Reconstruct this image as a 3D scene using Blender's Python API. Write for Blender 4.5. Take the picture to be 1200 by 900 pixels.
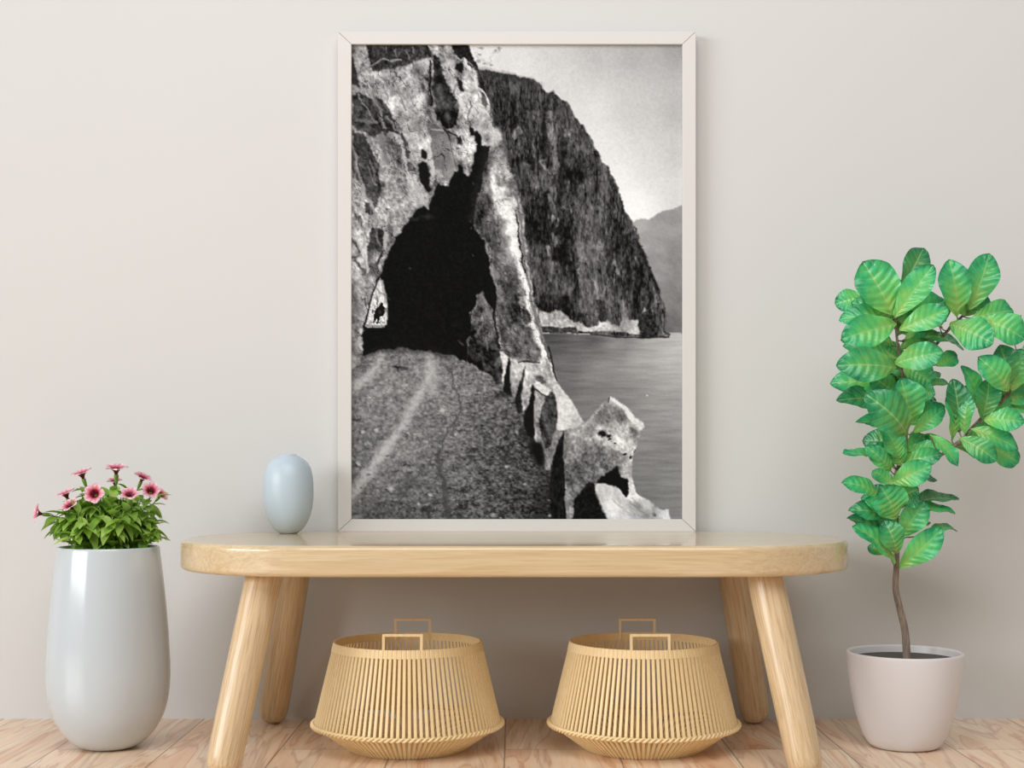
import bpy, bmesh, math, random
import numpy as np
from mathutils import Vector, Matrix

for o in list(bpy.data.objects): bpy.data.objects.remove(o, do_unlink=True)
S = bpy.context.scene
COL = S.collection

# ---------------------------------------------------------------- camera, light, exposure
CAM_Y, CAM_Z, F, HZ = -3.0, .535, 1667., 545.         # metres; focal length and horizon in pixels of the 1200x900 frame
cam_data = bpy.data.cameras.new('camera'); cam = bpy.data.objects.new('camera', cam_data); COL.objects.link(cam)
cam.location = (0, CAM_Y, CAM_Z); cam.rotation_euler = (math.radians(90), 0, 0)
cam_data.sensor_width = 36; cam_data.lens = 36 * F / 1200; cam_data.shift_y = (HZ - 450) / 1200
cam_data.clip_start = .05
S.camera = cam

world = bpy.data.worlds.new('world'); S.world = world; world.use_nodes = True
bgn = world.node_tree.nodes['Background']
bgn.inputs['Color'].default_value = (1, .995, .99, 1); bgn.inputs['Strength'].default_value = .33

def area(name, loc, target, sx, sy, power, color):
    d = bpy.data.lights.new(name, 'AREA'); d.shape = 'RECTANGLE'; d.size = sx; d.size_y = sy; d.energy = power; d.color = color
    o = bpy.data.objects.new(name, d); COL.objects.link(o); o.location = loc
    o.rotation_euler = (Vector(target) - Vector(loc)).to_track_quat('-Z', 'Y').to_euler()
    return o
area('window_light', (-6.3, -4.9, 2.15), (.1, -.1, .5), 4.8, 2.3, 345, (.94, .975, 1))
area('ceiling_light', (.1, -3.0, 3.2), (.1, -.6, .1), 2.8, 2.2, 78, (.985, .995, 1))

vs = S.view_settings
vs.view_transform = 'Standard'; vs.look = 'None'; vs.gamma = 1; vs.use_curve_mapping = False; vs.exposure = 0
S.display_settings.display_device = 'sRGB'

# ---------------------------------------------------------------- helpers
def px(x, y, d):
    """world point seen at pixel (x, y) at distance d from the camera plane (used only to read sizes off the photograph)"""
    return Vector(((x - 600) / F * d, CAM_Y + d, CAM_Z - (y - HZ) / F * d))

def lin(r, g, b):
    f = lambda c: c / 12.92 if c <= .04045 else ((c + .055) / 1.055) ** 2.4
    return (f(r / 255), f(g / 255), f(b / 255), 1)

def mesh_obj(name, verts, faces, mat=None, parent=None, smooth=True, uvs=None):
    me = bpy.data.meshes.new(name); me.from_pydata([tuple(v) for v in verts], [], faces)
    if uvs is not None:
        l = me.uv_layers.new(name='UVMap')
        for lp in me.loops: l.data[lp.index].uv = uvs[lp.vertex_index]
    if smooth:
        me.polygons.foreach_set('use_smooth', [True] * len(me.polygons))
    me.update()
    return link(name, me, mat, parent)

def link(name, me, mat=None, parent=None):
    o = bpy.data.objects.new(name, me); COL.objects.link(o)
    if mat: me.materials.append(mat)
    if parent: o.parent = parent
    return o

def bm_obj(name, bm, mat=None, parent=None, smooth=False, angle=None):
    bmesh.ops.recalc_face_normals(bm, faces=bm.faces)
    me = bpy.data.meshes.new(name); bm.to_mesh(me); bm.free()
    if smooth:
        me.polygons.foreach_set('use_smooth', [True] * len(me.polygons))
        if angle: me.set_sharp_from_angle(angle=math.radians(angle))
    return link(name, me, mat, parent)

def thing(name, label, cat, loc, group=None):
    o = bpy.data.objects.new(name, None); COL.objects.link(o); o.location = loc; o.empty_display_size = .05
    o['label'] = label; o['category'] = cat
    if group: o['group'] = group
    return o

def lathe(name, prof, mat, parent=None, n=96, closed=False):
    """prof: (radius, height) from outside bottom centre round to the inside; radius 0 closes"""
    V = []; Fc = []; rings = []
    for r, z in prof:
        if r < 1e-6: rings.append([len(V)]); V.append((0, 0, z))
        else:
            rings.append(list(range(len(V), len(V) + n)))
            V += [(r * math.cos(2 * math.pi * k / n), r * math.sin(2 * math.pi * k / n), z) for k in range(n)]
    for a, b in zip(rings, rings[1:]):
        for k in range(n):
            k2 = (k + 1) % n
            if len(a) == 1: Fc.append((a[0], b[k2], b[k]))
            elif len(b) == 1: Fc.append((a[k], a[k2], b[0]))
            else: Fc.append((a[k], a[k2], b[k2], b[k]))
    return mesh_obj(name, V, Fc, mat, parent)

def catmull(pts, m=6):
    P = [Vector(p) for p in pts]; out = []
    P = [P[0] * 2 - P[1]] + P + [P[-1] * 2 - P[-2]]
    for i in range(1, len(P) - 2):
        for k in range(m):
            t = k / m
            a, b, c, d = P[i - 1], P[i], P[i + 1], P[i + 2]
            out.append(.5 * ((2 * b) + (c - a) * t + (2 * a - 5 * b + 4 * c - d) * t * t + (3 * b - a - 3 * c + d) * t ** 3))
    out.append(P[-2]); return out

def tube(V, Fc, pts, radii, n=10, cap=True):
    """append a tube along pts to the vertex and face lists"""
    base = len(V); up = Vector((0, 1, 0)); prev = None
    for i, p in enumerate(pts):
        t = (pts[min(i + 1, len(pts) - 1)] - pts[max(i - 1, 0)]).normalized()
        u = (prev - t * prev.dot(t)) if prev else (up if abs(t.dot(up)) < .9 else Vector((1, 0, 0))).cross(t)
        u.normalize(); prev = u.copy(); w = t.cross(u)
        r = radii[i] if isinstance(radii, (list, tuple)) else radii
        for k in range(n):
            a = 2 * math.pi * k / n; V.append(p + (u * math.cos(a) + w * math.sin(a)) * r)
    for i in range(len(pts) - 1):
        for k in range(n):
            a = base + i * n + k; b = base + i * n + (k + 1) % n
            Fc.append((a, b, b + n, a + n))
    if cap:
        Fc.append(tuple(base + k for k in reversed(range(n)))); e = base + (len(pts) - 1) * n
        Fc.append(tuple(e + k for k in range(n)))

# ---------------------------------------------------------------- materials
class Nodes:
    def __init__(s, name):
        s.mat = bpy.data.materials.new(name); s.mat.use_nodes = True; s.t = s.mat.node_tree
        s.bsdf = s.t.nodes['Principled BSDF']
    def n(s, typ, **kw):
        o = s.t.nodes.new(typ)
        for k, v in kw.items():
            if k.startswith('i_'): o.inputs[k[2:].replace('_', ' ')].default_value = v
            else: setattr(o, k, v)
        return o
    def l(s, a, b): s.t.links.new(a, b)
    def ramp(s, fac, stops):
        r = s.n('ShaderNodeValToRGB'); e = r.color_ramp.elements
        while len(e) < len(stops): e.new(.5)
        for el, (p, c) in zip(e, stops): el.position = p; el.color = c
        s.l(fac, r.inputs['Fac']); return r.outputs['Color']
    def mix(s, fac, a, b, mode='MIX'):
        m = s.n('ShaderNodeMix', data_type='RGBA', blend_type=mode)
        for v, i in ((fac, 0), (a, 6), (b, 7)):
            if hasattr(v, 'is_linked') or hasattr(v, 'links'): s.l(v, m.inputs[i])
            else: m.inputs[i].default_value = v
        return m.outputs[2]
    def math(s, op, a, b=0., c=0.):
        m = s.n('ShaderNodeMath', operation=op)
        for i, v in enumerate((a, b, c)):
            if hasattr(v, 'links'): s.l(v, m.inputs[i])
            else: m.inputs[i].default_value = v
        return m.outputs[0]
    def noise(s, vec, scale, detail=4, rough=.55, dist=0.):
        n = s.n('ShaderNodeTexNoise'); n.inputs['Scale'].default_value = scale; n.inputs['Detail'].default_value = detail
        n.inputs['Roughness'].default_value = rough; n.inputs['Distortion'].default_value = dist
        if vec is not None: s.l(vec, n.inputs['Vector'])
        return n.outputs['Fac']
    def mapped(s, scale=(1, 1, 1), rot=(0, 0, 0), loc=(0, 0, 0), out='Object'):
        tc = s.n('ShaderNodeTexCoord'); m = s.n('ShaderNodeMapping')
        m.inputs['Scale'].default_value = scale; m.inputs['Rotation'].default_value = rot; m.inputs['Location'].default_value = loc
        s.l(tc.outputs[out], m.inputs['Vector']); return m.outputs['Vector']
    def bump(s, h, strength, dist):
        b = s.n('ShaderNodeBump'); b.inputs['Strength'].default_value = strength; b.inputs['Distance'].default_value = dist
        s.l(h, b.inputs['Height']); s.l(b.outputs['Normal'], s.bsdf.inputs['Normal'])
    def set(s, color=None, rough=None, spec=None, **kw):
        b = s.bsdf.inputs
        if color is not None:
            if hasattr(color, 'links'): s.l(color, b['Base Color'])
            else: b['Base Color'].default_value = color
        if rough is not None:
            if hasattr(rough, 'links'): s.l(rough, b['Roughness'])
            else: b['Roughness'].default_value = rough
        if spec is not None: b['Specular IOR Level'].default_value = spec
        for k, v in kw.items(): b[k.replace('_', ' ')].default_value = v
        return s.mat

def m_plain(name, c, rough=.5, spec=.5, **kw): return Nodes(name).set(lin(*c), rough, spec, **kw)

def m_wall():
    s = Nodes('wall_paint'); v = s.mapped()
    s.bump(s.noise(v, 220, 2), .06, .001)
    c = s.ramp(s.noise(v, 1.2, 2), [(.3, lin(211, 209.7, 207)), (.7, lin(213, 211.7, 209))])
    return s.set(c, .85, .25)

def m_wood(name, c0, c1, c2, rough=.45, axis='X', scale=1., spec=.5, rings_k=.5, fib_k=.5):
    """grain running along the object's own axis"""
    s = Nodes(name)
    st = {'X': (.9, 9, 9), 'Y': (9, .9, 9), 'Z': (9, 9, .9)}[axis]; st = tuple(k * scale for k in st)
    v = s.mapped(st)
    fib = s.noise(s.mapped(tuple(k * (9 if k < 5 * scale else 30) for k in st)), 1.0, 4, .65)
    big = s.noise(v, 1.6, 3, .5, 1.6)
    rings = s.math('FRACT', s.math('MULTIPLY', big, 9.))
    rings = s.math('ABSOLUTE', s.math('SUBTRACT', rings, .5))
    c = s.ramp(big, [(.3, lin(*c0)), (.55, lin(*c1)), (.75, lin(*c0))])
    c = s.mix(s.math('MULTIPLY', rings, rings_k), c, lin(*c2))
    c = s.mix(s.ramp(fib, [(.45, (0, 0, 0, 1)), (.75, (fib_k, fib_k, fib_k, 1))]), c, lin(*c2))
    s.bump(fib, .12, .0008)
    return s.set(c, rough, spec)

def m_floor():
    s = Nodes('floor_planks')
    tc = s.n('ShaderNodeTexCoord'); sep = s.n('ShaderNodeSeparateXYZ'); s.l(tc.outputs['Object'], sep.inputs[0])
    X, Y = sep.outputs[0], sep.outputs[1]
    PW, PL = .2115, 1.3
    col = s.math('DIVIDE', s.math('ADD', X, .0135), PW)
    ci = s.math('FLOOR', col); cf = s.math('FRACT', col)
    odd = s.math('FLOORED_MODULO', ci, 2.)
    row = s.math('ADD', s.math('DIVIDE', s.math('ADD', Y, .322), PL), s.math('MULTIPLY', odd, .5))
    ri = s.math('FLOOR', row); rf = s.math('FRACT', row)
    e = s.math('MINIMUM', s.math('MULTIPLY', s.math('MINIMUM', cf, s.math('SUBTRACT', 1., cf)), PW),
               s.math('MULTIPLY', s.math('MINIMUM', rf, s.math('SUBTRACT', 1., rf)), PL))
    gap = s.ramp(s.math('DIVIDE', e, .004), [(.12, (1, 1, 1, 1)), (.55, (0, 0, 0, 1))])
    cid = s.n('ShaderNodeCombineXYZ'); s.l(ci, cid.inputs[0]); s.l(ri, cid.inputs[1])
    wn = s.n('ShaderNodeTexWhiteNoise', noise_dimensions='2D'); s.l(cid.outputs[0], wn.inputs['Vector'])
    # grain, shifted plank by plank
    off = s.n('ShaderNodeVectorMath', operation='MULTIPLY_ADD'); s.l(wn.outputs['Color'], off.inputs[0])
    off.inputs[1].default_value = (7, 11, 5); s.l(tc.outputs['Object'], off.inputs[2])
    mp = s.n('ShaderNodeMapping'); mp.inputs['Scale'].default_value = (11, 1.1, 1); s.l(off.outputs[0], mp.inputs['Vector'])
    big = s.noise(mp.outputs[0], 1.1, 3, .5, 1.4)
    mp2 = s.n('ShaderNodeMapping'); mp2.inputs['Scale'].default_value = (90, 5, 1); s.l(off.outputs[0], mp2.inputs['Vector'])
    fib = s.noise(mp2.outputs[0], 1., 4, .6)
    rings = s.math('ABSOLUTE', s.math('SUBTRACT', s.math('FRACT', s.math('MULTIPLY', big, 7.)), .5))
    base = s.ramp(big, [(.28, lin(232, 186, 150)), (.45, lin(253, 222, 190)), (.62, lin(255, 238, 214)), (.8, lin(242, 204, 170))])
    base = s.mix(s.ramp(rings, [(.3, (0, 0, 0, 1)), (.5, (.5, .5, .5, 1))]), base, lin(188, 130, 100))
    base = s.mix(s.ramp(fib, [(.45, (0, 0, 0, 1)), (.8, (.4, .4, .4, 1))]), base, lin(202, 158, 122))
    tint = s.ramp(wn.outputs['Value'], [(0, lin(226, 214, 206)), (1, lin(255, 250, 246))])
    base = s.mix(.8, base, tint, 'MULTIPLY')
    base = s.mix(s.math('MULTIPLY', gap, .75), base, lin(112, 84, 66))
    s.bump(s.math('SUBTRACT', 0., gap), .4, .001)
    return s.set(base, .3, .8)

WALL = m_wall(); FLOOR = m_floor()
OAK_TOP = m_wood('oak_top', (224, 203, 166), (215, 190, 148), (182, 148, 102), .3, 'X', 1., .6)
for k_, v_ in (('Coat Weight', .65), ('Coat Roughness', .07)): OAK_TOP.node_tree.nodes['Principled BSDF'].inputs[k_].default_value = v_
OAK_LEG = m_wood('oak_leg', (226, 202, 164), (218, 190, 148), (158, 116, 70), .36, 'Z', 1.3, .5, .22, .7)
for k_, v_ in (('Coat Weight', .35), ('Coat Roughness', .25)): OAK_LEG.node_tree.nodes['Principled BSDF'].inputs[k_].default_value = v_
BAMBOO = m_wood('bamboo', (246, 222, 174), (240, 213, 162), (226, 194, 138), .5, 'Z', 2.)
FRAME = m_plain('frame_paint', (217, 214, 210), .55, .3)
BOARD = m_plain('backing_board', (150, 138, 122), .8)
PORCELAIN = m_plain('pale_porcelain', (197, 205, 209), .15, .7)
POT = m_plain('cream_pot', (221, 217, 217), .32, .5)
BLUE = m_plain('pale_blue_glaze', (190, 205, 214), .38, .5)
SOIL = m_plain('dark_soil', (62, 54, 48), .95, .1)
GREYSOIL = m_plain('grey_soil', (96, 90, 86), .95, .1)
# ---------------------------------------------------------------- the black and white print
def paint_print():
    """greys (0..1, display values) of the framed print, drawn region by region"""
    X0, Y0, W, H = 411.5, 49.2, 385.5, 555.5
    NX, NY = 386, 556
    xs = X0 + (np.arange(NX) + .5) * W / NX
    ys = Y0 + (np.arange(NY) + .5) * H / NY
    GX, GY = np.meshgrid(xs, ys)

    def lattice(u, v, seed):
        r = np.random.RandomState(seed)
        iu = np.floor(u).astype(int); iv = np.floor(v).astype(int)
        fu = u - iu; fv = v - iv
        iu -= iu.min(); iv -= iv.min()
        g = r.rand(iv.max() + 2, iu.max() + 2) * 2 - 1
        fu = fu * fu * (3 - 2 * fu); fv = fv * fv * (3 - 2 * fv)
        return ((g[iv, iu] * (1 - fu) + g[iv, iu + 1] * fu) * (1 - fv)
                + (g[iv + 1, iu] * (1 - fu) + g[iv + 1, iu + 1] * fu) * fv)

    def fbm(sx, sy, seed, ang=0, octs=4, gain=.62):
        a = math.radians(ang)
        u = GX * math.cos(a) + GY * math.sin(a); v = -GX * math.sin(a) + GY * math.cos(a)
        o = np.zeros_like(GX); amp = 1
        for k in range(octs):
            o += amp * lattice(u / sx * 2 ** k + 17.3 * k, v / sy * 2 ** k + 5.1 * k, seed + 101 * k)
            amp *= gain
            if min(sx, sy) / 2 ** k < 1.2: break
        return o / o.std()

    WX = fbm(9, 9, 1); WY = fbm(9, 9, 2)
    ROCK = .75 * fbm(24, 24, 3, octs=5, gain=.6) + .5 * np.clip(1.1 - 1.6 * np.abs(fbm(9, 13, 33, -24, octs=3)), -1, 1.1)
    ROCKD = fbm(9, 40, 4, -20, octs=5, gain=.62)
    STREAK = fbm(6, 24, 5, octs=4, gain=.7)
    FINE = fbm(3, 3, 6, octs=2)
    FINEV = fbm(2.4, 5, 16, octs=2)
    SEAM = np.clip(.22 - np.abs(fbm(7, 46, 41, 2, octs=3)), 0, 1) * 1.0 + np.clip(.1 - np.abs(fbm(30, 12, 42, 8, octs=3)), 0, 1) * 1.2
    WATER = fbm(26, 3.2, 7, octs=2)
    ROAD = fbm(12, 5, 8, octs=4, gain=.8)
    GRIT = np.clip(fbm(3.2, 2, 18, octs=2), -2.4, 1.6) * np.clip((GX - 430 + (GY - 430) * .25) / 160, .15, 1)
    BLOT = fbm(7, 8, 21, -30, octs=3, gain=.8)
    CRACK = np.abs(fbm(18, 30, 9, -20, octs=4))
    T = ROCK * .085 + ROCKD * .045 + BLOT * .05 + FINE * .025
    img = np.full_like(GX, .8)

    def smooth(m, r):
        if r <= 0: return m
        k = max(1, int(round(r)))
        if r <= 1:
            for ax in (0, 1):
                p = np.pad(m, [(1, 1) if i == ax else (0, 0) for i in (0, 1)], mode='edge'); n = m.shape[ax]
                a, b, c = (np.take(p, np.arange(q, q + n), ax) for q in (0, 1, 2))
                m = .22 * a + .56 * b + .22 * c
            return m
        for _ in range(2):
            for ax in (0, 1):
                p = np.pad(m, [(k, k) if i == ax else (0, 0) for i in (0, 1)], mode='edge')
                c = np.cumsum(p, axis=ax)
                c = np.concatenate([np.zeros_like(np.take(c, [0], ax)), c], axis=ax)
                n = m.shape[ax]; L = 2 * k + 1
                m = (np.take(c, np.arange(L, L + n), ax) - np.take(c, np.arange(0, n), ax)) / L
        return m

    def field(v, e=2.1, k0=30):
        if not isinstance(v, (list, tuple)): return v
        num = 0; den = 0
        for (x, y, g) in v:
            w = 1 / ((GX - x) ** 2 + (GY - y) ** 2 + k0) ** e
            num = num + w * g; den = den + w
        return num / den

    def inside(pts, rough):
        x = GX + WX * rough; y = GY + WY * rough
        m = np.zeros(GX.shape, bool)
        n = len(pts)
        for i in range(n):
            xa, ya = pts[i]; xb, yb = pts[(i + 1) % n]
            if ya == yb: continue
            c = (ya > y) != (yb > y)
            m ^= c & (x < (xb - xa) * (y - ya) / (yb - ya) + xa)
        return m.astype(float)

    def P(pts, val, tex=None, amp=0, soft=1, rough=.9, op=1):
        nonlocal img
        m = smooth(inside(pts, rough), soft) * op
        v = field(val)
        if tex is not None: v = v + amp * tex
        img = img * (1 - m) + v * m

    def S(pts, w, val, soft=1., rough=.8, op=.95, w2=None):
        """a stroke; its width may run from w to w2"""
        nonlocal img
        x = GX + WX * rough; y = GY + WY * rough
        best = np.full(GX.shape, 1e9); n = len(pts) - 1
        for i in range(n):
            xa, ya = pts[i]; xb, yb = pts[i + 1]
            dx, dy = xb - xa, yb - ya; l2 = dx * dx + dy * dy + 1e-6
            t = np.clip(((x - xa) * dx + (y - ya) * dy) / l2, 0, 1)
            d = np.hypot(x - xa - t * dx, y - ya - t * dy)
            ww = w if w2 is None else w + (w2 - w) * (i + t) / n
            best = np.minimum(best, d - ww / 2)
        soft = soft * 1.35
        m = np.clip(.5 - best / soft, 0, 1); m = m * m * (3 - 2 * m) * op * np.clip(.96 + .1 * FINE, .6, 1)
        img = img * (1 - m) + val * m

    def D(x, y, rx, ry, val, soft=.5, op=1., rough=.8):
        nonlocal img
        d = np.hypot((GX + WX * rough - x) / rx, (GY + WY * rough - y) / ry)
        m = np.clip((1 + soft - d) / (2 * soft), 0, 1) * op
        img = img * (1 - m) + val * m

    # sky
    img = field([(600, 60, .83), (570, 55, .86), (640, 60, .77), (690, 58, .71), (740, 60, .67), (795, 55, .6), (650, 88, .82),
                 (690, 130, .86), (740, 130, .77), (795, 130, .69), (700, 165, .89), (790, 180, .76), (720, 205, .93),
                 (745, 240, .97), (735, 235, .97), (790, 228, .82), (760, 200, .84), (610, 75, .86)], 1.2, 200) + .008 * FINE
    for q in ([(566, 75), (572, 70), (577, 62), (585, 56)], [(560, 66), (568, 70), (575, 74)], [(575, 58), (581, 60), (586, 55)],
              [(560, 56), (566, 53)], [(557, 62), (563, 64)]):
        S(q, .8, .62, 1.2, 1.5, .6)
    for x, y in ((562, 63), (566, 72), (574, 74), (579, 57), (584, 55), (563, 54), (560, 69)): D(x, y, 2, 1.4, .5, .6, .7)
    # far hills
    P([(734, 260), (742, 254.5), (752, 253.3), (757, 255), (766, 247), (776, 243), (789, 239.5), (798, 236), (798, 392), (734, 392)],
      [(745, 260, .66), (755, 280, .62), (770, 255, .6), (795, 245, .57), (795, 300, .52), (765, 310, .58), (795, 350, .47),
       (782, 345, .52), (795, 380, .43), (785, 383, .42)], fbm(12, 8, 31, 30), .014, 1, .4)
    # water
    P([(600, 386), (700, 388), (780, 386), (798, 386.5), (798, 606), (600, 606)],
      field([(645, 390, .24), (690, 394, .26), (730, 396, .42), (720, 403, .58), (760, 398, .68), (792, 394, .76), (780, 410, .74), (740, 415, .68),
       (790, 430, .7), (650, 405, .34), (690, 410, .48), (660, 425, .44), (700, 430, .58), (660, 450, .4), (720, 455, .52),
       (790, 470, .62), (760, 520, .54), (790, 560, .53), (770, 600, .5), (750, 560, .48), (700, 480, .46)], 1.25, 150), WATER, .018, 1, 0)
    # the great dark cliff
    cliff = [(556, 78), (562, 80), (578, 81), (590, 84), (603, 85.5), (608, 89), (614, 89), (624, 91), (629, 93.5), (633, 100), (639, 106),
             (647, 104.5), (651, 109), (656, 114), (663, 117), (667, 124), (670, 133), (674, 137), (677, 143), (681, 144), (682, 148),
             (688, 156), (692, 163), (694, 171), (700, 177), (703, 188), (711, 192), (713, 200), (717, 206), (721, 216), (725, 230),
             (730, 244), (738, 257), (739, 265), (744, 277), (751, 292), (756, 305), (762, 318), (766, 330), (771, 345), (776, 357),
             (777, 372), (775, 384), (782, 388), (780, 391), (760, 391.5), (740, 390), (720, 391), (690, 387), (600, 385)]
    P(cliff, [(580, 100, .2), (590, 130, .19), (605, 155, .24), (610, 100, .22), (645, 120, .25), (645, 155, .36), (630, 160, .2),
              (650, 190, .3), (665, 205, .14), (690, 165, .26), (700, 200, .31), (620, 205, .32), (605, 210, .24), (640, 240, .2),
              (620, 268, .14), (650, 268, .15), (660, 290, .12), (625, 305, .31), (640, 330, .28), (682, 290, .4), (690, 260, .33),
              (720, 260, .26), (740, 285, .18), (715, 310, .28), (755, 345, .25), (732, 318, .18), (660, 335, .33), (700, 340, .33),
              (640, 350, .24), (635, 354, .1), (660, 350, .14), (740, 370, .2), (725, 365, .34), (770, 365, .22), (600, 190, .2)],
      STREAK * .045 + FINEV * .05 + ROCK * .03 - SEAM * .8, 1, 1, .5)
    for q, w, v in (([(645, 130), (647, 165), (648, 182)], 5, .46), ([(641, 143), (642, 162)], 3, .46), ([(662, 152), (660, 171)], 5, .44),
                    ([(605, 150), (603, 156)], 9, .46), ([(607, 160), (606, 180)], 2, .36), ([(632, 185), (641, 200)], 3, .56),
                    ([(618, 192), (620, 204), (624, 215)], 6, .42), ([(648, 184), (648, 199)], 4, .5), ([(625, 163), (624, 180)], 2, .38),
                    ([(643, 215), (646, 245)], 5, .36), ([(649, 217), (650, 230)], 2, .5), ([(685, 250), (683, 271)], 2, .5),
                    ([(665, 286), (668, 300)], 3, .52), ([(683, 285), (684, 302)], 8, .46), ([(698, 286), (697, 300)], 3, .5),
                    ([(644, 252), (645, 256)], 4, .46), ([(651, 254), (651, 262)], 3, .44), ([(648, 272), (648, 285)], 4, .4),
                    ([(717, 294), (720, 316)], 4, .46), ([(707, 332), (705, 342)], 3, .46), ([(742, 297), (745, 307)], 3, .42),
                    ([(665, 209), (664, 222)], 3, .38), ([(639, 286), (640, 294)], 4, .46), ([(645, 305), (647, 315)], 5, .44),
                    ([(674, 313), (674, 316)], 3, .6), ([(680, 325), (677, 360)], 4, .4), ([(694, 325), (697, 345)], 4, .44),
                    ([(762, 335), (768, 350)], 2, .42), ([(731, 380), (727, 350)], 6, .4), ([(625, 300), (622, 318)], 5, .38)):
        S(q, w * 1.05, v + .04 + .06 * STREAK + .06 * FINEV, 2.2, 1., .8)
    for q, w in (([(659, 160), (657, 185), (655, 215), (653, 235)], 7), ([(614, 264), (622, 268)], 10), ([(650, 293), (656, 300)], 11),
                 ([(664, 283), (667, 315)], 5), ([(640, 222), (638, 245)], 5), ([(731, 272), (736, 290)], 6), ([(732, 300), (735, 330)], 5),
                 ([(645, 105), (637, 130), (635, 150)], 4), ([(632, 165), (636, 180)], 6), ([(638, 268), (646, 266), (658, 268)], 6),
                 ([(600, 140), (612, 143)], 3), ([(620, 222), (625, 224), (628, 240)], 3), ([(632, 292), (632, 310)], 3),
                 ([(633, 353), (640, 358)], 8), ([(659, 349), (653, 356)], 6), ([(745, 315), (760, 345)], 4), ([(700, 350), (706, 370)], 8),
                 ([(719, 285), (711, 310), (712, 325)], 3), ([(740, 262), (748, 290), (760, 318), (768, 340)], 3)):
        S(q, w, .09 + .03 * FINEV, 3, 1.2, .8)
    S([(563, 82), (600, 89), (628, 98)], 9, .17, 6, 1, .5)
    # pale rocks at its foot
    P([(628, 359), (636, 360), (643, 362), (650, 359), (657, 361), (664, 367), (669, 374), (676, 374), (680, 375), (685, 379), (695, 380),
       (701, 372), (706, 374), (711, 371.5), (715, 376), (723, 379), (728, 366), (736, 372), (745, 371), (747, 387), (741, 389),
       (728, 386), (700, 384.5), (682, 385), (676, 384), (673, 380), (660, 379), (634, 379)], .74, FINE * .6 + ROCK * .8, .09, 1, .8)
    D(731, 368, 6, 14, .5, .7, .45)
    P([(632, 378.5), (673, 380), (675, 384.5), (632, 384)], .22, FINE, .06, 1, .6)
    P([(748, 364), (756, 361), (765, 370), (768, 385), (764, 391), (745, 391), (747, 378)], .16, FINE, .05, 1, .8)
    P([(749, 363), (752, 356), (754, 361)], .68, None, 0, 1, .4)
    P([(768, 387), (771, 378), (774, 386), (780, 387.5), (779, 390.5), (768, 389)], .42, FINE, .08, 1, .4)
    S([(690, 387.5), (720, 391.5), (762, 391.5), (780, 391)], 1.5, .12, 1.5, .3)
    # near rock mass
    edge = [(547, 49), (550, 58), (555, 66), (560, 79), (566, 95), (571, 110), (577, 128), (585, 148), (589, 160), (592, 172), (595, 188),
            (599, 203), (606, 224), (611, 240), (613, 258), (614.5, 280), (616, 300), (619, 322), (623, 342), (627, 357), (632, 375),
            (637, 395), (642, 410), (646, 425), (650, 443), (640, 470), (560, 470), (411, 440), (410, 48)]
    P(edge, .56, T, 1.25, 1, .7)
    # black outer rim against the cliff
    P([(528, 48), (547, 48), (550, 58), (555, 66), (560, 79), (566, 95), (571, 110), (577, 128), (585, 148), (592, 168), (596, 188), (601, 205),
       (590, 190), (583, 165), (577, 148), (573, 130), (571, 115), (562, 102), (558, 86), (551, 70), (546, 66), (538, 66), (530, 60)],
      .1, FINE, .03, 1, .7)
    # upper dark face with pale seams
    P([(428, 48), (499, 48), (503, 56), (504, 65), (497, 68), (488, 70), (470, 76), (448, 81), (436, 82), (435, 72), (432, 58)],
      .21, STREAK * .04 + FINE * .04, 1, 1, .7)
    for q in ([(451, 50), (453, 60)], [(463, 55), (466, 66)], [(475, 57), (479, 67)], [(483, 52), (485, 60)]): S(q, 1.6, .46, 1.6)
    S([(437, 74), (446, 69), (450, 67), (460, 68.5), (470, 69)], 1.8, .58, 1.6)
    S([(498, 49), (503, 56), (504, 62)], 3.5, .1, 1.5)
    P([(505, 48), (527, 48), (532, 62), (530, 70), (520, 66), (511, 62), (506, 58)], .58, T, 1.5, 1, .8)
    # left rock
    P([(436, 83), (455, 81), (470, 77), (488, 71), (500, 66), (501, 75), (490, 90), (488, 97), (496, 108), (499, 122), (502, 148), (505, 170),
       (503, 190), (492, 190), (488, 175), (478, 160), (466, 148), (461, 130), (450, 112), (436, 100), (424, 90)], .66, T, 1, 1.5, 1)
    P([(500, 66), (503, 72), (500, 88), (492, 92), (482, 82)], .54, T, 1, 2, 1)
    S([(424, 88), (432, 98), (437, 105)], 3, .74, 1.6)
    S([(411, 96), (424, 103), (438, 107), (452, 113)], 6, .6, 4)
    P([(411, 59), (416, 64), (418, 80), (421, 92), (424, 100), (411, 96)], .2, T, .6, 1, .8)
    P([(413, 109), (421, 108), (433, 112), (443, 116), (447, 135), (450, 150), (440, 158), (420, 150), (414, 140)], .24, T, .9, 1, 1)
    P([(442, 110), (450, 116), (457, 124), (461, 133), (465, 150), (453, 153), (448, 132)], .2, T, .8, 1, .8)
    S([(420, 110), (430, 124), (441, 142)], 1.8, .5, 1.6); S([(440, 112), (446, 128), (449, 147)], 3.5, .5, 2.5)
    S([(414, 136), (425, 139), (440, 141)], 3, .42, 3)
    P([(415, 148), (428, 158), (434, 168), (440, 180), (446, 192), (443, 200), (448, 216), (446, 226), (439, 242), (431, 230), (425, 206),
       (420, 186), (415, 165)], .22, T, .8, 1, 1)
    D(434, 206, 5, 3, .42, .8, .7); D(435, 216, 5, 3, .38, .8, .6)
    P([(449, 152), (458, 157), (467, 168), (470, 178), (470, 188), (463, 186), (455, 172)], .28, T, .9, 2, 1)
    S([(446, 158), (452, 172), (455, 186)], 7, .42, 5, 1, .8)
    S([(463, 155), (470, 165), (473, 180), (477, 200), (481, 225)], 2.4, .7, 2)
    P([(474, 167), (480, 176), (480, 185), (476, 182)], .2, T, .5); P([(477, 189), (484, 188), (488, 196), (486, 201), (479, 199)], .25, T, .8)
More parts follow.
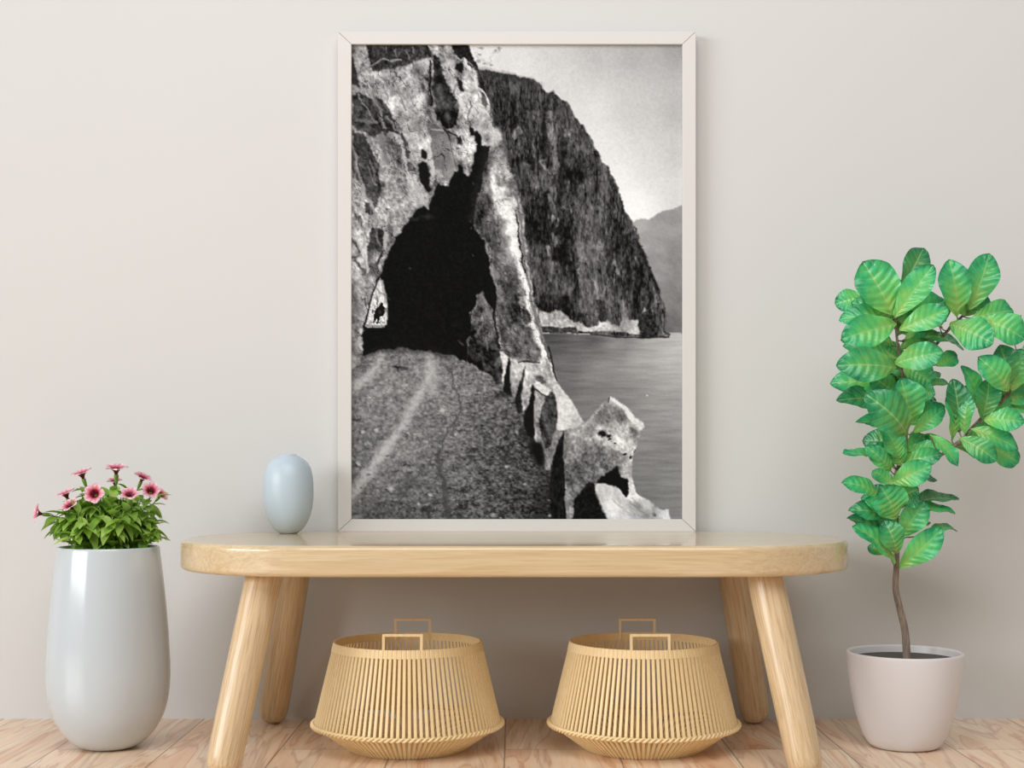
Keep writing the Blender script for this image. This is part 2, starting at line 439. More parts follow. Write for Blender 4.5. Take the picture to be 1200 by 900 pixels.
    S([(471, 154), (475, 168)], 3, .2, 2); S([(450, 149), (466, 152)], 3, .15, 2)
    P([(456, 195), (470, 190), (478, 200), (481, 222), (478, 240), (465, 246), (450, 240), (447, 226)], .62, T, 1.3, 2, 1)
    P([(480, 205), (490, 205), (497, 215), (502, 232), (503, 243), (498, 240), (494, 236), (488, 243), (480, 248), (478, 235)],
      .76, T, .8, 1.5, 1)
    P([(493, 171), (500, 176), (500, 184), (494, 181)], .09, None, 0, 1, .8)
    P([(490, 190), (495, 186), (501, 190), (503, 203), (503, 212), (506, 220), (500, 222), (495, 212), (491, 203)], .07, None, 0, 1, .8)
    S([(504, 158), (506, 170), (504, 182), (507, 195), (506, 210)], 5, .76, 2.5)
    S([(411, 150), (414, 175), (420, 200), (428, 225), (440, 248)], 4, .55, 3)
    S([(412, 172), (416, 195), (422, 208)], 3.5, .22, 2.5)
    P([(411, 200), (420, 212), (428, 228), (426, 248), (411, 250)], .55, T, 1.1, 2, 1)
    P([(427, 234), (432, 235), (439, 246), (437, 250), (428, 246)], .17, T, .5, 1, .8)
    P([(411, 250), (432, 250), (436, 262), (431, 285), (430, 312), (411, 320)], .62, T, 1.2, 2, 1)
    for q in ([(416, 248), (421, 256)], [(421, 250), (424, 262)], [(413, 276), (424, 292)], [(417, 301), (428, 315)], [(412, 296), (420, 298)]):
        S(q, 2.6, .22, 2.5)
    P([(436, 262), (443, 264), (450, 268), (450, 280), (447, 290), (440, 296), (431, 290), (432, 276)], .14, T, .7, 1, .7)
    P([(431, 288), (447, 288), (444, 300), (437, 310), (432, 306)], .4, T, 1, 2, .8)
    S([(449, 290), (444, 304), (438, 316)], 3.5, .17, 2); S([(452, 272), (452, 286)], 4, .68, 2)
    S([(457, 262), (459, 278)], 5, .34, 3); S([(463, 262), (462, 274)], 2.5, .62, 2)
    S([(462, 280), (455, 295), (449, 310), (446, 318)], 3, .55, 2)
    S([(437, 316), (444, 322), (440, 310)], 6, .36, 4)
    S([(430, 282), (430, 315)], 2, .82, 2)
    P([(411, 318), (440, 318), (443, 326), (436, 345), (430, 372), (426, 400), (424, 415), (411, 432)], .6, T, 1, 1.5, .8)
    for x, y in ((417, 354), (418, 391), (416, 332), (420, 342)): D(x, y, 1.8, 3.5, .38, .8, .7)
    # middle: dark column, grey plane, bright broken face
    P([(516, 62), (530, 66), (538, 72), (548, 68), (556, 82), (561, 100), (566, 112), (572, 120), (574, 132), (580, 146), (588, 160), (591, 172),
       (576, 182), (563, 170), (560, 154), (551, 150), (549, 188), (543, 190), (536, 175), (536, 150), (534, 125), (526, 104), (520, 88)],
      .7, T, 1.3, 1.5, 1)
    P([(507, 62), (516, 66), (518, 80), (522, 95), (528, 104), (535, 115), (537, 128), (534, 142), (528, 148), (520, 145), (511, 137), (507, 118),
       (506, 90)], .12, T, .9, 1, 1)
    for x, y, v in ((515, 102, .36), (524, 134, .46), (517, 80, .25), (530, 118, .26), (512, 112, .22)): D(x, y, 3, 4, v, .9, .8)
    P([(498, 88), (506, 86), (508, 120), (505, 140), (500, 128)], .22, T, 1, 1.5, .8)
    S([(497, 92), (502, 102)], 3, .6, 2); S([(503, 70), (503, 96), (505, 120)], 2.5, .06, 1.6)
    P([(503, 142), (510, 143), (522, 150), (530, 170), (535, 188), (528, 205), (521, 210), (513, 205), (508, 182), (504, 162)],
      [(508, 148, .38), (515, 165, .47), (518, 190, .42), (526, 200, .56)], FINE, .02, 1, .6)
    S([(505, 149), (520, 150)], 1.2, .68, 1.2, .4)
    S([(522, 148), (526, 160), (530, 176), (534, 192)], 1.4, .1, 1.2, .3)
    S([(520, 147), (528, 155), (534, 157)], 2.5, .13, 1.5)
    P([(524, 160), (532, 158), (538, 175), (543, 190), (534, 192), (529, 175)], .6, T, 1.2, 1.5, .8)
    P([(533, 159), (539, 156), (543, 163), (542, 168), (536, 165)], .1, None, 0, 1, .9)
    P([(509, 192), (517, 200), (524, 213), (513, 214), (510, 205)], .66, T, 1.4, 1, .9)
    P([(537, 172), (548, 158), (555, 160), (556, 178), (552, 190), (546, 188)], .8, T, 1.4, 1.5, 1)
    S([(547, 192), (549, 198), (547, 203)], 2.5, .7, 1.6)
    P([(532, 72), (540, 69), (544, 78), (541, 84), (534, 79)], .07, None, 0, 1, .9)
    P([(534, 88), (542, 94), (543, 104), (538, 103)], .1, None, 0, 1, .8)
    P([(562, 104), (567, 108), (571, 120), (567, 126), (563, 118)], .24, T, .8, 1, .7)
    S([(543, 66), (550, 75), (556, 88), (560, 102)], 2, .85, 1.5); S([(549, 71), (552, 76)], 3, .2, 1.5)
    S([(562, 101), (569, 110), (572, 122)], 1.8, .85, 1.4)
    S([(551, 116), (549, 132), (550, 150)], 1.8, .22, 1.6)
    D(540, 118, 6, 7, .86, .8, .8); D(556, 128, 7, 9, .84, .9, .7); D(525, 72, 5, 5, .82, .9, .7); D(529, 90, 5, 10, .66, .8, .7)
    D(558, 150, 7, 6, .82, .8, .8); D(579, 158, 5, 8, .86, .9, .8)
    P([(548, 146), (553, 148), (556, 156), (551, 156)], .06, None, 0, 1, .8)
    # right pillar: lit outer face
    P([(574, 176), (582, 166), (590, 172), (594, 188), (598, 204), (600, 216), (599, 228), (601, 245), (605, 262), (608, 285), (611, 305), (616, 325),
       (620, 345), (624, 365), (630, 385), (640, 412), (650, 443), (632, 440), (622, 415), (618, 390), (610, 365), (606, 330), (600, 305),
       (592, 280), (586, 262), (578, 248), (574, 228)], .68, T, 1.6, 1.5, 1)
    for x, y, rx, ry, v in ((588, 176, 4, 8, .28), (594, 187, 2.5, 4, .2), (590, 204, 2.5, 5, .26), (583, 213, 4, 3, .3), (595, 212, 5, 6, .34),
                            (596, 224, 3, 4, .28), (588, 233, 7, 2, .3), (588, 258, 5, 5, .36), (583, 190, 6, 8, .56)): D(x, y, rx, ry, v, .9, .8, 1.5)
    for x, y, rx, ry in ((582, 224, 5, 7), (588, 240, 6, 6), (597, 245, 4, 8), (601, 268, 4, 12), (604, 290, 3.5, 12), (596, 203, 3, 4)):
        D(x, y, rx, ry, .9, .9, .8, 1.5)
    # inner shaded face of the pillar
    P([(567, 188), (572, 178), (574, 205), (574, 230), (578, 250), (587, 264), (594, 285), (602, 305), (607, 330), (611, 352), (616, 378),
       (626, 400), (632, 414), (622, 422), (602, 418), (588, 410), (583, 385), (580, 345), (575, 315), (570, 288), (561, 272), (556, 255),
       (559, 232), (563, 210)],
      [(570, 200, .18), (565, 225, .28), (562, 250, .24), (575, 255, .36), (570, 268, .32), (578, 285, .4), (585, 310, .4), (592, 300, .46),
       (583, 330, .32), (595, 335, .32), (590, 360, .3), (604, 350, .3), (600, 385, .33), (612, 400, .4), (590, 400, .28)],
      T + STREAK * .03, 1, 2, 1)
    S([(570, 283), (573, 300), (577, 318)], 2.5, .55, 2)
    for q, w, v in (([(578, 290), (582, 302)], 4, .28), ([(590, 268), (600, 300)], 4, .62), ([(585, 275), (588, 300)], 5, .5),
                    ([(598, 330), (601, 345)], 5, .26), ([(605, 360), (612, 385)], 5, .25), ([(609, 345), (616, 375)], 4, .7)):
        S(q, w, v, 3, 1.6, .7)
    # bright right rim and the grey strip behind it
    S([(603, 292), (607, 305), (612, 322), (617, 345), (621, 372), (628, 392), (636, 410), (644, 432)], 3, .95, 2, .8, 1, 7)
    S([(600, 222), (606, 238), (609, 262), (611, 290), (615, 318), (620, 340), (624, 358), (631, 380), (637, 400), (643, 420)], 2.5, .42, 2)
    S([(604, 250), (606.5, 275), (610, 300), (613, 314)], 1.8, .07, 1.2); S([(641, 402), (647, 428), (650, 442)], 2, .1, 1.5, .4)
    P([(611, 358), (620, 362), (623, 372), (617, 377), (612, 372)], .3, T, .8, 1, .8)
    P([(612, 378), (622, 378), (624, 392), (630, 408), (628, 420), (610, 418), (606, 400)], .4, T, 1, 1.5, .8)
    # the black mouth
    mouth = [(444, 323), (449, 310), (453, 300), (457, 290), (461, 280), (464, 273), (469, 269), (471, 262), (478, 257), (484, 251), (487, 247),
             (492, 241), (495, 237), (502, 243), (504, 235), (507, 228), (510, 221), (514, 212), (525, 215), (527, 207), (531, 199),
             (536, 197), (538, 190), (542, 194), (544, 201), (548, 205), (552, 199), (555, 185), (556, 170), (555, 152), (558, 151),
             (562, 156), (563, 168), (567, 170), (573, 168), (571, 177), (568, 190), (564, 210), (559, 228), (555, 246), (554, 262),
             (561, 274), (568, 284), (571, 300), (575, 318), (580, 335), (582, 352), (578, 362), (566, 345), (559, 340), (556, 354), (550, 364),
             (551, 382), (552, 388), (547, 394), (547, 420), (530, 413), (515, 410), (500, 407), (470, 404), (450, 406), (427, 414),
             (425, 396), (427, 380), (434, 352)]
    P(mouth, .05, FINE, .008, 1, .8)
    S([(568, 172), (564, 200), (557, 235), (553, 255)], 6, .14, 7, 1, .6)
    S([(558, 205), (554, 240), (551, 250)], 4, .16, 6, 1, .4)
    for x, y in ((550, 256), (551, 264), (553, 211.5), (480, 311), (552, 296)): D(x, y, 1.2, 1.4, .25, .6, .8)
    for x, y in ((487, 253), (500, 250), (503, 252)): D(x, y, 5, 2, .2, .9, .6)
    # tunnel's far end and the figure on horseback
    P([(446, 322), (450, 331), (453.5, 345), (454, 356), (455, 366), (453, 377), (448, 380.5), (438, 380), (429, 379), (431, 370), (434, 352),
       (439, 335)], .82, FINE, .05, 1, .3)
    S([(448, 325), (451, 340), (452, 350)], 2.5, .62, 2, .4); S([(442, 345), (441, 352)], 1.8, .3, 1.3)
    S([(429, 377), (440, 378.5), (450, 379)], 2.2, .5, 1.6, .2); S([(430, 374.5), (452, 375)], .8, .4, 1)
    S([(444, 323), (437, 340), (432, 360), (427, 382)], 1.8, .09, 1.2, .3)
    P([(446.5, 350), (449, 351), (449, 354), (452, 357), (452, 361), (450, 367), (446, 368), (444, 376), (442, 376), (442, 370), (439.5, 375), (438, 375),
       (438.5, 364), (440, 358), (444, 355)], .07, None, 0, 0, .3)
    D(437, 361, 1.2, 2, .2, .6, .8); D(445.5, 362, 1.5, 2, .25, .8, .7); D(451.5, 358.5, 1, 1, .6, .6, .8)
    # buttress at the right of the mouth
    P([(559, 340), (565, 338), (568, 350), (575, 360), (578, 380), (584, 400), (590, 412), (588, 430), (582, 441), (573, 434), (560, 427), (546, 418),
       (547, 402), (551, 390), (550, 366), (557, 354)],
      [(562, 345, .4), (558, 362, .27), (553, 368, .36), (570, 368, .42), (572, 385, .3), (560, 378, .3), (556, 395, .13), (562, 410, .1),
       (548, 410, .06), (572, 415, .16), (578, 425, .22), (583, 410, .22)], T, 1, 1, .9)
    for q, w, v in (([(551, 366), (552, 374)], 2.5, .46), ([(556, 388), (561, 381), (566, 373)], 2.4, .48), ([(568, 366), (575, 364)], 3, .48),
                    ([(567, 394), (570, 406)], 1.6, .5), ([(548, 396), (552, 394)], 3, .36), ([(573, 385), (574, 394)], 2, .42),
                    ([(539, 395), (541, 398)], 3, .26), ([(562, 342), (560, 352)], 3, .42)): S(q, w, v, 2, 1.2, .8)
    S([(572, 330), (577, 350), (579, 378), (584, 402)], 3.2, .07, 2)
    rock = smooth(inside(edge, .5), 1) * np.clip((img - .12) * 3, 0, 1)
    img -= (np.clip(.12 - CRACK, 0, 1) * 2.4 + np.clip(.08 - np.abs(fbm(26, 14, 44, 35, octs=3)), 0, 1) * 2.2) * rock
    # road
    road = [(411, 430), (420, 424), (426, 414), (440, 408), (470, 404), (500, 407), (515, 410), (530, 414), (547, 420), (560, 428), (573, 435), (583, 444),
            (592, 450), (604, 462), (612, 476), (625, 500), (636, 525), (648, 545), (660, 560), (662, 606), (411, 606)]
    r = np.random.RandomState(12)
    for _ in range(46):
        x, y = r.uniform(414, 470), r.uniform(90, 390)
        if x > 470 - max(0, y - 250) * .33: continue
        L = r.uniform(8, 30); a = math.radians(r.uniform(58, 78)) if y < 260 else math.radians(r.uniform(40, 100))
        S([(x, y), (x + L * .5 * math.cos(a) + r.uniform(-2, 2), y + L * .5 * math.sin(a)), (x + L * math.cos(a), y + L * math.sin(a))],
          r.uniform(.8, 2.4), r.choice([.2, .26, .32, .72, .78]), 2, .9, .5)
    P(road, field([(415, 440, .5), (425, 425, .42), (432, 415, .36), (440, 425, .6), (470, 412, .42), (490, 414, .48), (505, 425, .62), (480, 432, .58),
             (450, 445, .57), (430, 470, .54), (455, 475, .53), (470, 455, .56), (520, 412, .4), (540, 424, .46), (560, 434, .5), (530, 440, .55),
             (550, 460, .47), (515, 470, .55), (500, 490, .52), (440, 505, .47), (425, 500, .46), (420, 530, .46), (470, 530, .56),
             (450, 555, .52), (425, 585, .5), (500, 550, .46), (480, 575, .44), (440, 600, .4), (470, 600, .38), (530, 520, .47), (530, 560, .44),
             (545, 590, .38), (570, 500, .42), (590, 470, .4), (600, 500, .34), (575, 540, .36), (600, 560, .36), (620, 545, .32), (590, 590, .32),
             (630, 580, .26), (650, 590, .18), (500, 600, .4), (612, 520, .26)], 1.5, 120) - .04, ROAD * .03 + FINE * .045 + GRIT * .05, 1, 1, .8)
    S([(424, 412), (445, 407), (470, 404), (500, 406), (530, 412)], 4, .1, 9, 1, .75)
    S([(502, 416), (504, 430), (499, 446), (488, 464), (476, 488), (462, 508), (445, 532), (428, 556), (411, 578)], 6, .76, 9, .8, .85, 13)
    S([(505, 425), (510, 440), (507, 455)], 9, .68, 8, .8, .7)
    S([(448, 413), (442, 424), (430, 440), (411, 452)], 7, .74, 9, .8, .85, 10)
    S([(456, 430), (440, 446), (420, 460), (411, 466)], 2.2, .4, 3, .8, .7)
    S([(521, 422), (527, 428), (530, 435), (531, 447), (537, 457), (540, 466), (539, 477), (534, 487), (528, 495), (522, 506), (516, 520), (510, 531)],
      2.2, .25, 2.6, 1.4, .75)
    S([(512, 531), (513, 542), (517, 556), (521, 572), (523, 586), (524, 606)], 4, .24, 4, 1.4, .75, 8)
    S([(497, 543), (488, 554), (480, 568), (470, 580), (460, 592), (455, 600)], 3.2, .28, 4, 1.4, .7)
    S([(514, 455), (511, 475), (500, 495)], 1.2, .38, 2, 1.2, .6); S([(502, 505), (503, 516), (507, 519)], 2, .3, 2.4, 1.2, .6)
    D(466, 426, 8, 2, .1, .5, .9, 1.2); D(474, 428, 4, 1.4, .25, .6, .8, 1.2)
    for x, y, rx, ry in ((418, 488, 2.5, 1.5), (463, 548, 4, 1.6), (453, 569, 2, 1.4), (417, 542, 3, 1.5), (435, 603, 3, 2), (595, 535, 6, 3),
                         (547, 531, 3, 2), (541, 571, 4, 3), (500, 591, 6, 3), (541, 600, 4, 3), (572, 559, 3, 3), (587, 597, 3, 2.5), (590, 510, 3, 2),
                         (553, 522, 4, 2), (600, 515, 4, 2), (556, 585, 3, 2), (605, 556, 4, 2), (475, 541, 3, 1.5), (565, 548, 3, 2), (545, 588, 2, 4)):
        D(x, y, rx, ry, .13, .8, .8, 1.5)
    for x, y, r in ((441, 499, 2.5), (426, 502, 2), (518, 476, 2.4), (459, 567, 3), (420, 539, 2.5), (479, 504, 1.2), (505, 574, 2.4), (576, 598, 3),
                    (534, 504, 2), (490, 586, 2), (593, 541, 2.5), (434, 461, 1.6), (612, 562, 1.6), (640, 580, 1.5), (642, 599, 2)): D(x, y, r, r * .75, .78, .7, .8)
    r = np.random.RandomState(5)
    for _ in range(150):
        x, y = r.uniform(415, 640), r.uniform(440, 603)
        if (x - 411) / 230 * 1.2 + (y - 430) / 170 < .8 or y < 435 + (x - 540) * .6: continue
        D(x, y, r.uniform(.8, 2.6), r.uniform(.7, 1.5), r.choice([.16, .2, .6, .66]), .8, .6)
    # kerb boulders, far to near
    P([(576, 432), (580, 418), (586, 409), (588, 446), (580, 446)], .27, T, .9, 1, .7)
    P([(584, 408), (588, 407.5), (594, 414), (592, 428), (590, 446), (587.5, 444), (587.5, 424)], .88, FINE, .05, 1, .3)
    P([(594, 416), (597, 416), (597, 440), (599, 461), (588, 455), (590, 436)], .07, None, 0, 1, .3)
    S([(580, 459), (594, 459)], 5, .12, 4, .8, .7)
    P([(596, 415), (601, 417), (606, 420), (617, 421), (613, 436), (607, 450), (603, 463), (597, 459), (596.5, 438)], .7, T, 1, 1, .5)
    P([(614, 425), (616, 424), (611.5, 446), (611, 478), (606, 481), (602, 466), (605, 450)], .16, T, .5, 1, .4)
    P([(615, 421), (630, 420), (637, 413), (643, 425), (650, 445), (655, 452), (645, 458), (634, 452), (624, 444), (621, 455), (618, 470), (613, 477),
       (609, 470), (611, 448)], .76, T, 1.2, 1, .6)
    P([(625, 437), (628, 434), (634, 436), (640, 444), (633, 447), (626, 441)], .42, T, .9, 1, .6)
    S([(606, 420), (618, 419), (630, 421)], 1.4, .1, 1.4, .6)
    P([(622, 445), (625, 449), (624, 470), (625, 512), (616, 505), (611, 486), (617, 472)], .07, None, 0, 1, .4)
    P([(624, 453), (638, 461), (635, 474), (632, 492), (631, 514), (625, 512), (624.5, 490)], .7, T, 1.2, 1, .5)
    P([(623, 446), (628, 443), (646, 455), (641, 461), (632, 457)], .86, FINE, .04, 1, .5)
    S([(625, 451), (633, 457), (640, 461)], 1.2, .15, 1.2, .5)
    S([(624, 492), (631, 492)], 1.2, .15, 1.2)
    S([(612, 500), (620, 512), (632, 522)], 6, .1, 6, 1, .75)
    P([(646, 447), (652, 446), (660, 456), (669, 467), (676, 482), (683, 490), (675, 498), (660, 500), (651, 499), (651, 475), (648, 462)],
      [(650, 452, .8), (655, 470, .86), (660, 490, .88), (672, 490, .74), (666, 474, .86)], FINE, .035, 1, .5)
    P([(645, 454), (650, 463), (651.5, 480), (649, 500), (645, 507), (643, 520), (637, 520), (632, 505), (630.5, 490), (633, 474), (638, 462)],
      .26, T, .8, 1, .5)
    P([(631, 506), (637, 520), (642, 520), (650, 500), (660, 500), (652, 514), (646, 530), (642, 546), (637, 546), (637, 528)], .6, T, 1, 1, .5)
    P([(618, 516), (632, 512), (637, 526), (637, 543), (628, 540), (620, 528)], .06, None, 0, 2, .8)
    P([(659, 500), (658.5, 530), (660, 560), (662, 606), (645, 606), (642, 570), (644, 545), (650, 518)], .07, FINEV, .03, 1, .4)
    S([(640, 560), (630, 600)], 16, .1, 14, 1, .5)
    boulder = [(659, 500), (675, 497), (684, 491), (691, 484), (695, 477), (703, 469), (712, 461.5), (720, 464.5), (728, 470), (738, 482), (750, 493), (747, 502),
               (742, 518), (739, 530), (737, 553), (742, 572), (748, 576), (760, 584), (770, 592), (779, 592), (782, 606), (661, 606), (660, 560)]
    P(boulder, [(672, 510, .54), (690, 500, .7), (665, 530, .5), (680, 530, .4), (670, 545, .36), (700, 530, .48), (715, 530, .56), (690, 552, .34),
                (720, 545, .4), (668, 570, .5), (665, 595, .4), (735, 515, .86), (720, 515, .86), (705, 500, .82), (730, 545, .66), (735, 560, .85),
                (715, 500, .66), (740, 505, .6)], T * .8 + FINE * .03, 1, 1, .5)
    P([(692, 486), (703, 470), (712, 463), (720, 470), (728, 480), (732, 492), (722, 496), (705, 495), (694, 493)],
      [(700, 480, .56), (715, 472, .5), (724, 484, .36), (718, 492, .5)], T, 1, 1.5, .5)
    S([(713, 462), (722, 467), (730, 475), (736, 485), (747, 495)], 3, .92, 2.2, .6, 1, 8)
    P([(735, 496), (744, 500), (742, 508), (736, 504)], .42, T, .8, 1, .5)
    S([(709, 466), (711, 462)], 2, .25, 1.2)
    for x, y, rx, ry in ((703, 504, 5, 4), (710, 506, 2.5, 3), (712, 511, 2, 1.5), (717, 515, 1.4, 1.2), (728, 527, 2, 1.4), (737, 531, 2, 2), (740, 524, 1, 2)):
        D(x, y, rx, ry, .05, .4, .95, .9)
    D(685, 500, 4, 3, .45, .8, .7)
    P([(696, 562), (703, 553), (713, 547), (720, 542), (724, 553), (733, 556), (734, 572), (731, 577), (721, 566), (706, 562)], .06, None, 0, 1, .8)
    P([(682, 566), (688, 559), (694, 562), (699, 585), (709, 606), (669, 606), (671, 578)], .07, FINE, .02, 1, .6)
    P([(694, 562), (706, 562), (720, 567), (731, 578), (740, 583), (752, 580), (766, 591), (779, 592), (782, 606), (711, 606), (703, 590), (698, 575)],
      [(705, 570, .8), (715, 590, .88), (725, 580, .74), (735, 595, .78), (745, 588, .62), (760, 600, .72), (750, 582, .82), (774, 598, .84)],
      T, .5, 1, .5)
    S([(735, 582), (745, 590), (758, 600)], 1.5, .5, 2, .6, .7); S([(715, 580), (730, 592), (738, 602)], 1.2, .62, 2, .6, .6)
    D(764, 597, 2, 2, .3, .6, .8)
    P([(735, 556), (740, 564), (743, 574), (737, 577), (733, 570)], .86, FINE, .04, 1, .5)
    D(755, 459, 1.2, .9, .88, .5, .8, 0)
    img = img + .35 * (img - smooth(smooth(img, 1), 1))
    img = img + .01 * np.random.RandomState(9).randn(*img.shape)
    return np.clip(img, .035, .985), (X0, Y0, W, H)
# ---------------------------------------------------------------- the room
def slab(name, x0, x1, y0, y1, z0, z1, mat):
    bm = bmesh.new(); bmesh.ops.create_cube(bm, size=1)
    for v in bm.verts:
        v.co = ((x0, x1)[v.co.x > 0], (y0, y1)[v.co.y > 0], (z0, z1)[v.co.z > 0])
    o = bm_obj(name, bm, mat); o['kind'] = 'structure'; return o
slab('wall_back', -4, 4, 0, .1, 0, 3, WALL)
slab('floor', -4, 4, -5, .1, -.05, 0, FLOOR)

# ---------------------------------------------------------------- bench
def build_bench():
    root = thing('bench', 'pale oak bench with rounded ends and four splayed round legs on the plank floor', 'bench', (.004, -.283, 0))
    HL, HD, ZT, ZB, R = .628, .278, .396, .342, .009
    # racetrack outline, ends slightly fuller than half circles
    out = []
    for i in range(33):
        a = -math.pi / 2 + math.pi * i / 32
        out.append((HL - HD, math.cos(a), math.sin(a)))
    def ring(inset, z):
        r = HD - inset; pts = []
        for cx, c, s in out:
            pts.append((cx + r * abs(c) ** .92, r * math.copysign(abs(s) ** .92, s), z))
        return pts + [(-x, -y, z) for x, y, z in pts]
    rings = []
    rings.append(ring(.10, ZB)); rings.append(ring(.03, ZB))
    for k in range(6):
        a = math.pi / 2 * k / 5; rings.append(ring(R * (1 - math.sin(a)), ZB + R * (1 - math.cos(a))))
    for k in range(4): rings.append(ring(0, ZB + R + (ZT - ZB - 2 * R) * (k + 1) / 5))
    for k in range(6):
        a = math.pi / 2 * k / 5; rings.append(ring(R * (1 - math.cos(a)), ZT - R + R * math.sin(a)))
    rings.append(ring(.03, ZT)); rings.append(ring(.10, ZT))
    V = []; Fc = []; n = len(rings[0])
    for r in rings: V += r
    for i in range(len(rings) - 1):
        for k in range(n):
            a = i * n + k; b = i * n + (k + 1) % n; Fc.append((a, b, b + n, a + n))
    Fc.append(tuple(reversed(range(n)))); Fc.append(tuple((len(rings) - 1) * n + k for k in range(n)))
    me = bpy.data.meshes.new('bench_top'); me.from_pydata(V, [], Fc)
    me.polygons.foreach_set('use_smooth', [True] * len(me.polygons)); me.set_sharp_from_angle(angle=math.radians(40))
    link('bench_top', me, OAK_TOP, root)
    # legs: turned round, splayed outward, rounded feet
    for sx in (-1, 1):
        for sy in (-1, 1):
            top = Vector((sx * .444, sy * .185, ZB + .0)); foot = Vector((sx * .503, .236 if sy > 0 else -.278, 0))
            d = (top - foot); L = d.length
            prof = [(0, 0), (.011, .0008), (.019, .004), (.0255, .010), (.0288, .018), (.0302, .03), (.0310, .06), (.0318, .15), (.0322, .24), (.0322, .30),
                    (.0318, L + .004), (0, L + .004)]
            o = lathe('leg', prof, OAK_LEG, root, 48)
            q = d.to_track_quat('Z', 'Y')
            o.rotation_mode = 'QUATERNION'; o.rotation_quaternion = q
            zmin = min((q @ v.co).z for v in o.data.vertices)
            o.location = foot - Vector((0, 0, zmin))
            o.data.set_sharp_from_angle(angle=math.radians(50))
            # keep what would poke into the seat just under its face
            for v in o.data.vertices:
                w = q @ v.co + o.location
                if w.z > ZB: v.co = q.inverted() @ (w + (foot - top).normalized() * ((w.z - ZB) / (d.normalized().z)) - o.location)
    return root
build_bench()

# ---------------------------------------------------------------- picture
def build_picture():
    d = 2.968
    x0, x1 = px(396, 0, d).x, px(815.5, 0, d).x
    zb, zt = .396, px(0, 37, d).z
    W, Hh = x1 - x0, zt - zb
    root = thing('framed_picture', 'large white-framed black and white photograph of a tunnel road, standing on the bench',
                 'picture', ((x0 + x1) / 2, 0, zb))
    b = px(411.7, 0, d).x - x0; yf, yb = CAM_Y + d, -.006
    hw = W / 2
    # four mitred bars with a fine joint at each corner
    def bar(name, p_out0, p_out1, p_in1, p_in0, gap=.0004):
        bm = bmesh.new()
        c = (Vector(p_out0) + Vector(p_out1) + Vector(p_in0) + Vector(p_in1)) / 4
        quad = [Vector(q) for q in (p_out0, p_out1, p_in1, p_in0)]
        t = (quad[1] - quad[0]).normalized()
        quad[0] += t * gap; quad[3] += t * gap; quad[1] -= t * gap; quad[2] -= t * gap
        f = [bm.verts.new((q.x, yf, q.y)) for q in quad]; k = [bm.verts.new((q.x, yb, q.y)) for q in quad]
        bm.faces.new(f); bm.faces.new(list(reversed(k)))
        for i in range(4): bm.faces.new((f[i], k[i], k[(i + 1) % 4], f[(i + 1) % 4]))
        bmesh.ops.recalc_face_normals(bm, faces=bm.faces)
        bmesh.ops.bevel(bm, geom=[e for e in bm.edges], offset=.0008, segments=2, affect='EDGES', profile=.5)
        bm_obj(name, bm, FRAME, root)
    o = [(-hw, 0), (hw, 0), (hw, Hh), (-hw, Hh)]; i = [(-hw + b, b * .93), (hw - b, b * .93), (hw - b, Hh - b * .93), (-hw + b, Hh - b * .93)]
    bar('frame_rail', o[0], o[1], i[1], i[0]); bar('frame_rail', o[2], o[3], i[3], i[2])
    bar('frame_stile', o[1], o[2], i[2], i[1]); bar('frame_stile', o[3], o[0], i[0], i[3])
    # backing
    bm = bmesh.new(); bmesh.ops.create_cube(bm, size=1)
    for v in bm.verts:
        v.co = (v.co.x * 2 * (hw - b * .4), (yf + .012, yb - .002)[v.co.y > 0], b * .4 + (v.co.z + .5) * (Hh - b * .8))
    bm_obj('backing_board', bm, BOARD, root)
    # the print itself: a flat sheet just behind the frame lip
    img, _ = paint_print()
    NY, NX = img.shape
    lo, hi = -hw + b - .002, hw - b + .002; z0, z1 = b * .93 - .002, Hh - b * .93 + .002
    gx = np.linspace(lo, hi, NX); gz = np.linspace(z1, z0, NY)
    V = np.stack(np.broadcast_arrays(gx[None, :], np.float64(yf + .008), gz[:, None]), -1).reshape(-1, 3)
    idx = np.arange(NX * NY).reshape(NY, NX)
    Fq = np.stack([idx[:-1, :-1], idx[1:, :-1], idx[1:, 1:], idx[:-1, 1:]], -1).reshape(-1, 4)
    me = bpy.data.meshes.new('print')
    me.vertices.add(len(V)); me.vertices.foreach_set('co', V.ravel())
    me.loops.add(Fq.size); me.loops.foreach_set('vertex_index', Fq.ravel().astype(np.int32))
    me.polygons.add(len(Fq)); me.polygons.foreach_set('loop_start', np.arange(0, Fq.size, 4, dtype=np.int32))
    me.update(calc_edges=True); me.validate()
    g = img.ravel(); g = np.where(g <= .04045, g / 12.92, ((g + .055) / 1.055) ** 2.4)
    a = me.color_attributes.new('print_grey', 'FLOAT_COLOR', 'POINT')
    c = np.ones((len(g), 4), np.float32); c[:, :3] = g[:, None]
    a.data.foreach_set('color', c.ravel())
    s = Nodes('photo_print'); at = s.n('ShaderNodeAttribute', attribute_name='print_grey')
    gain = s.n('ShaderNodeMix', data_type='RGBA', blend_type='MULTIPLY'); gain.inputs[0].default_value = 1
    s.l(at.outputs['Color'], gain.inputs[6]); gain.inputs[7].default_value = (PRINT_GAIN,) * 3 + (1,)
    s.set(gain.outputs[2], .8, .06)
    p = link('print', me, s.mat, root); p['label'] = 'black and white print of a rock tunnel, a dirt road and a cliff over water'
    return root
PRINT_GAIN = 1.0
build_picture()

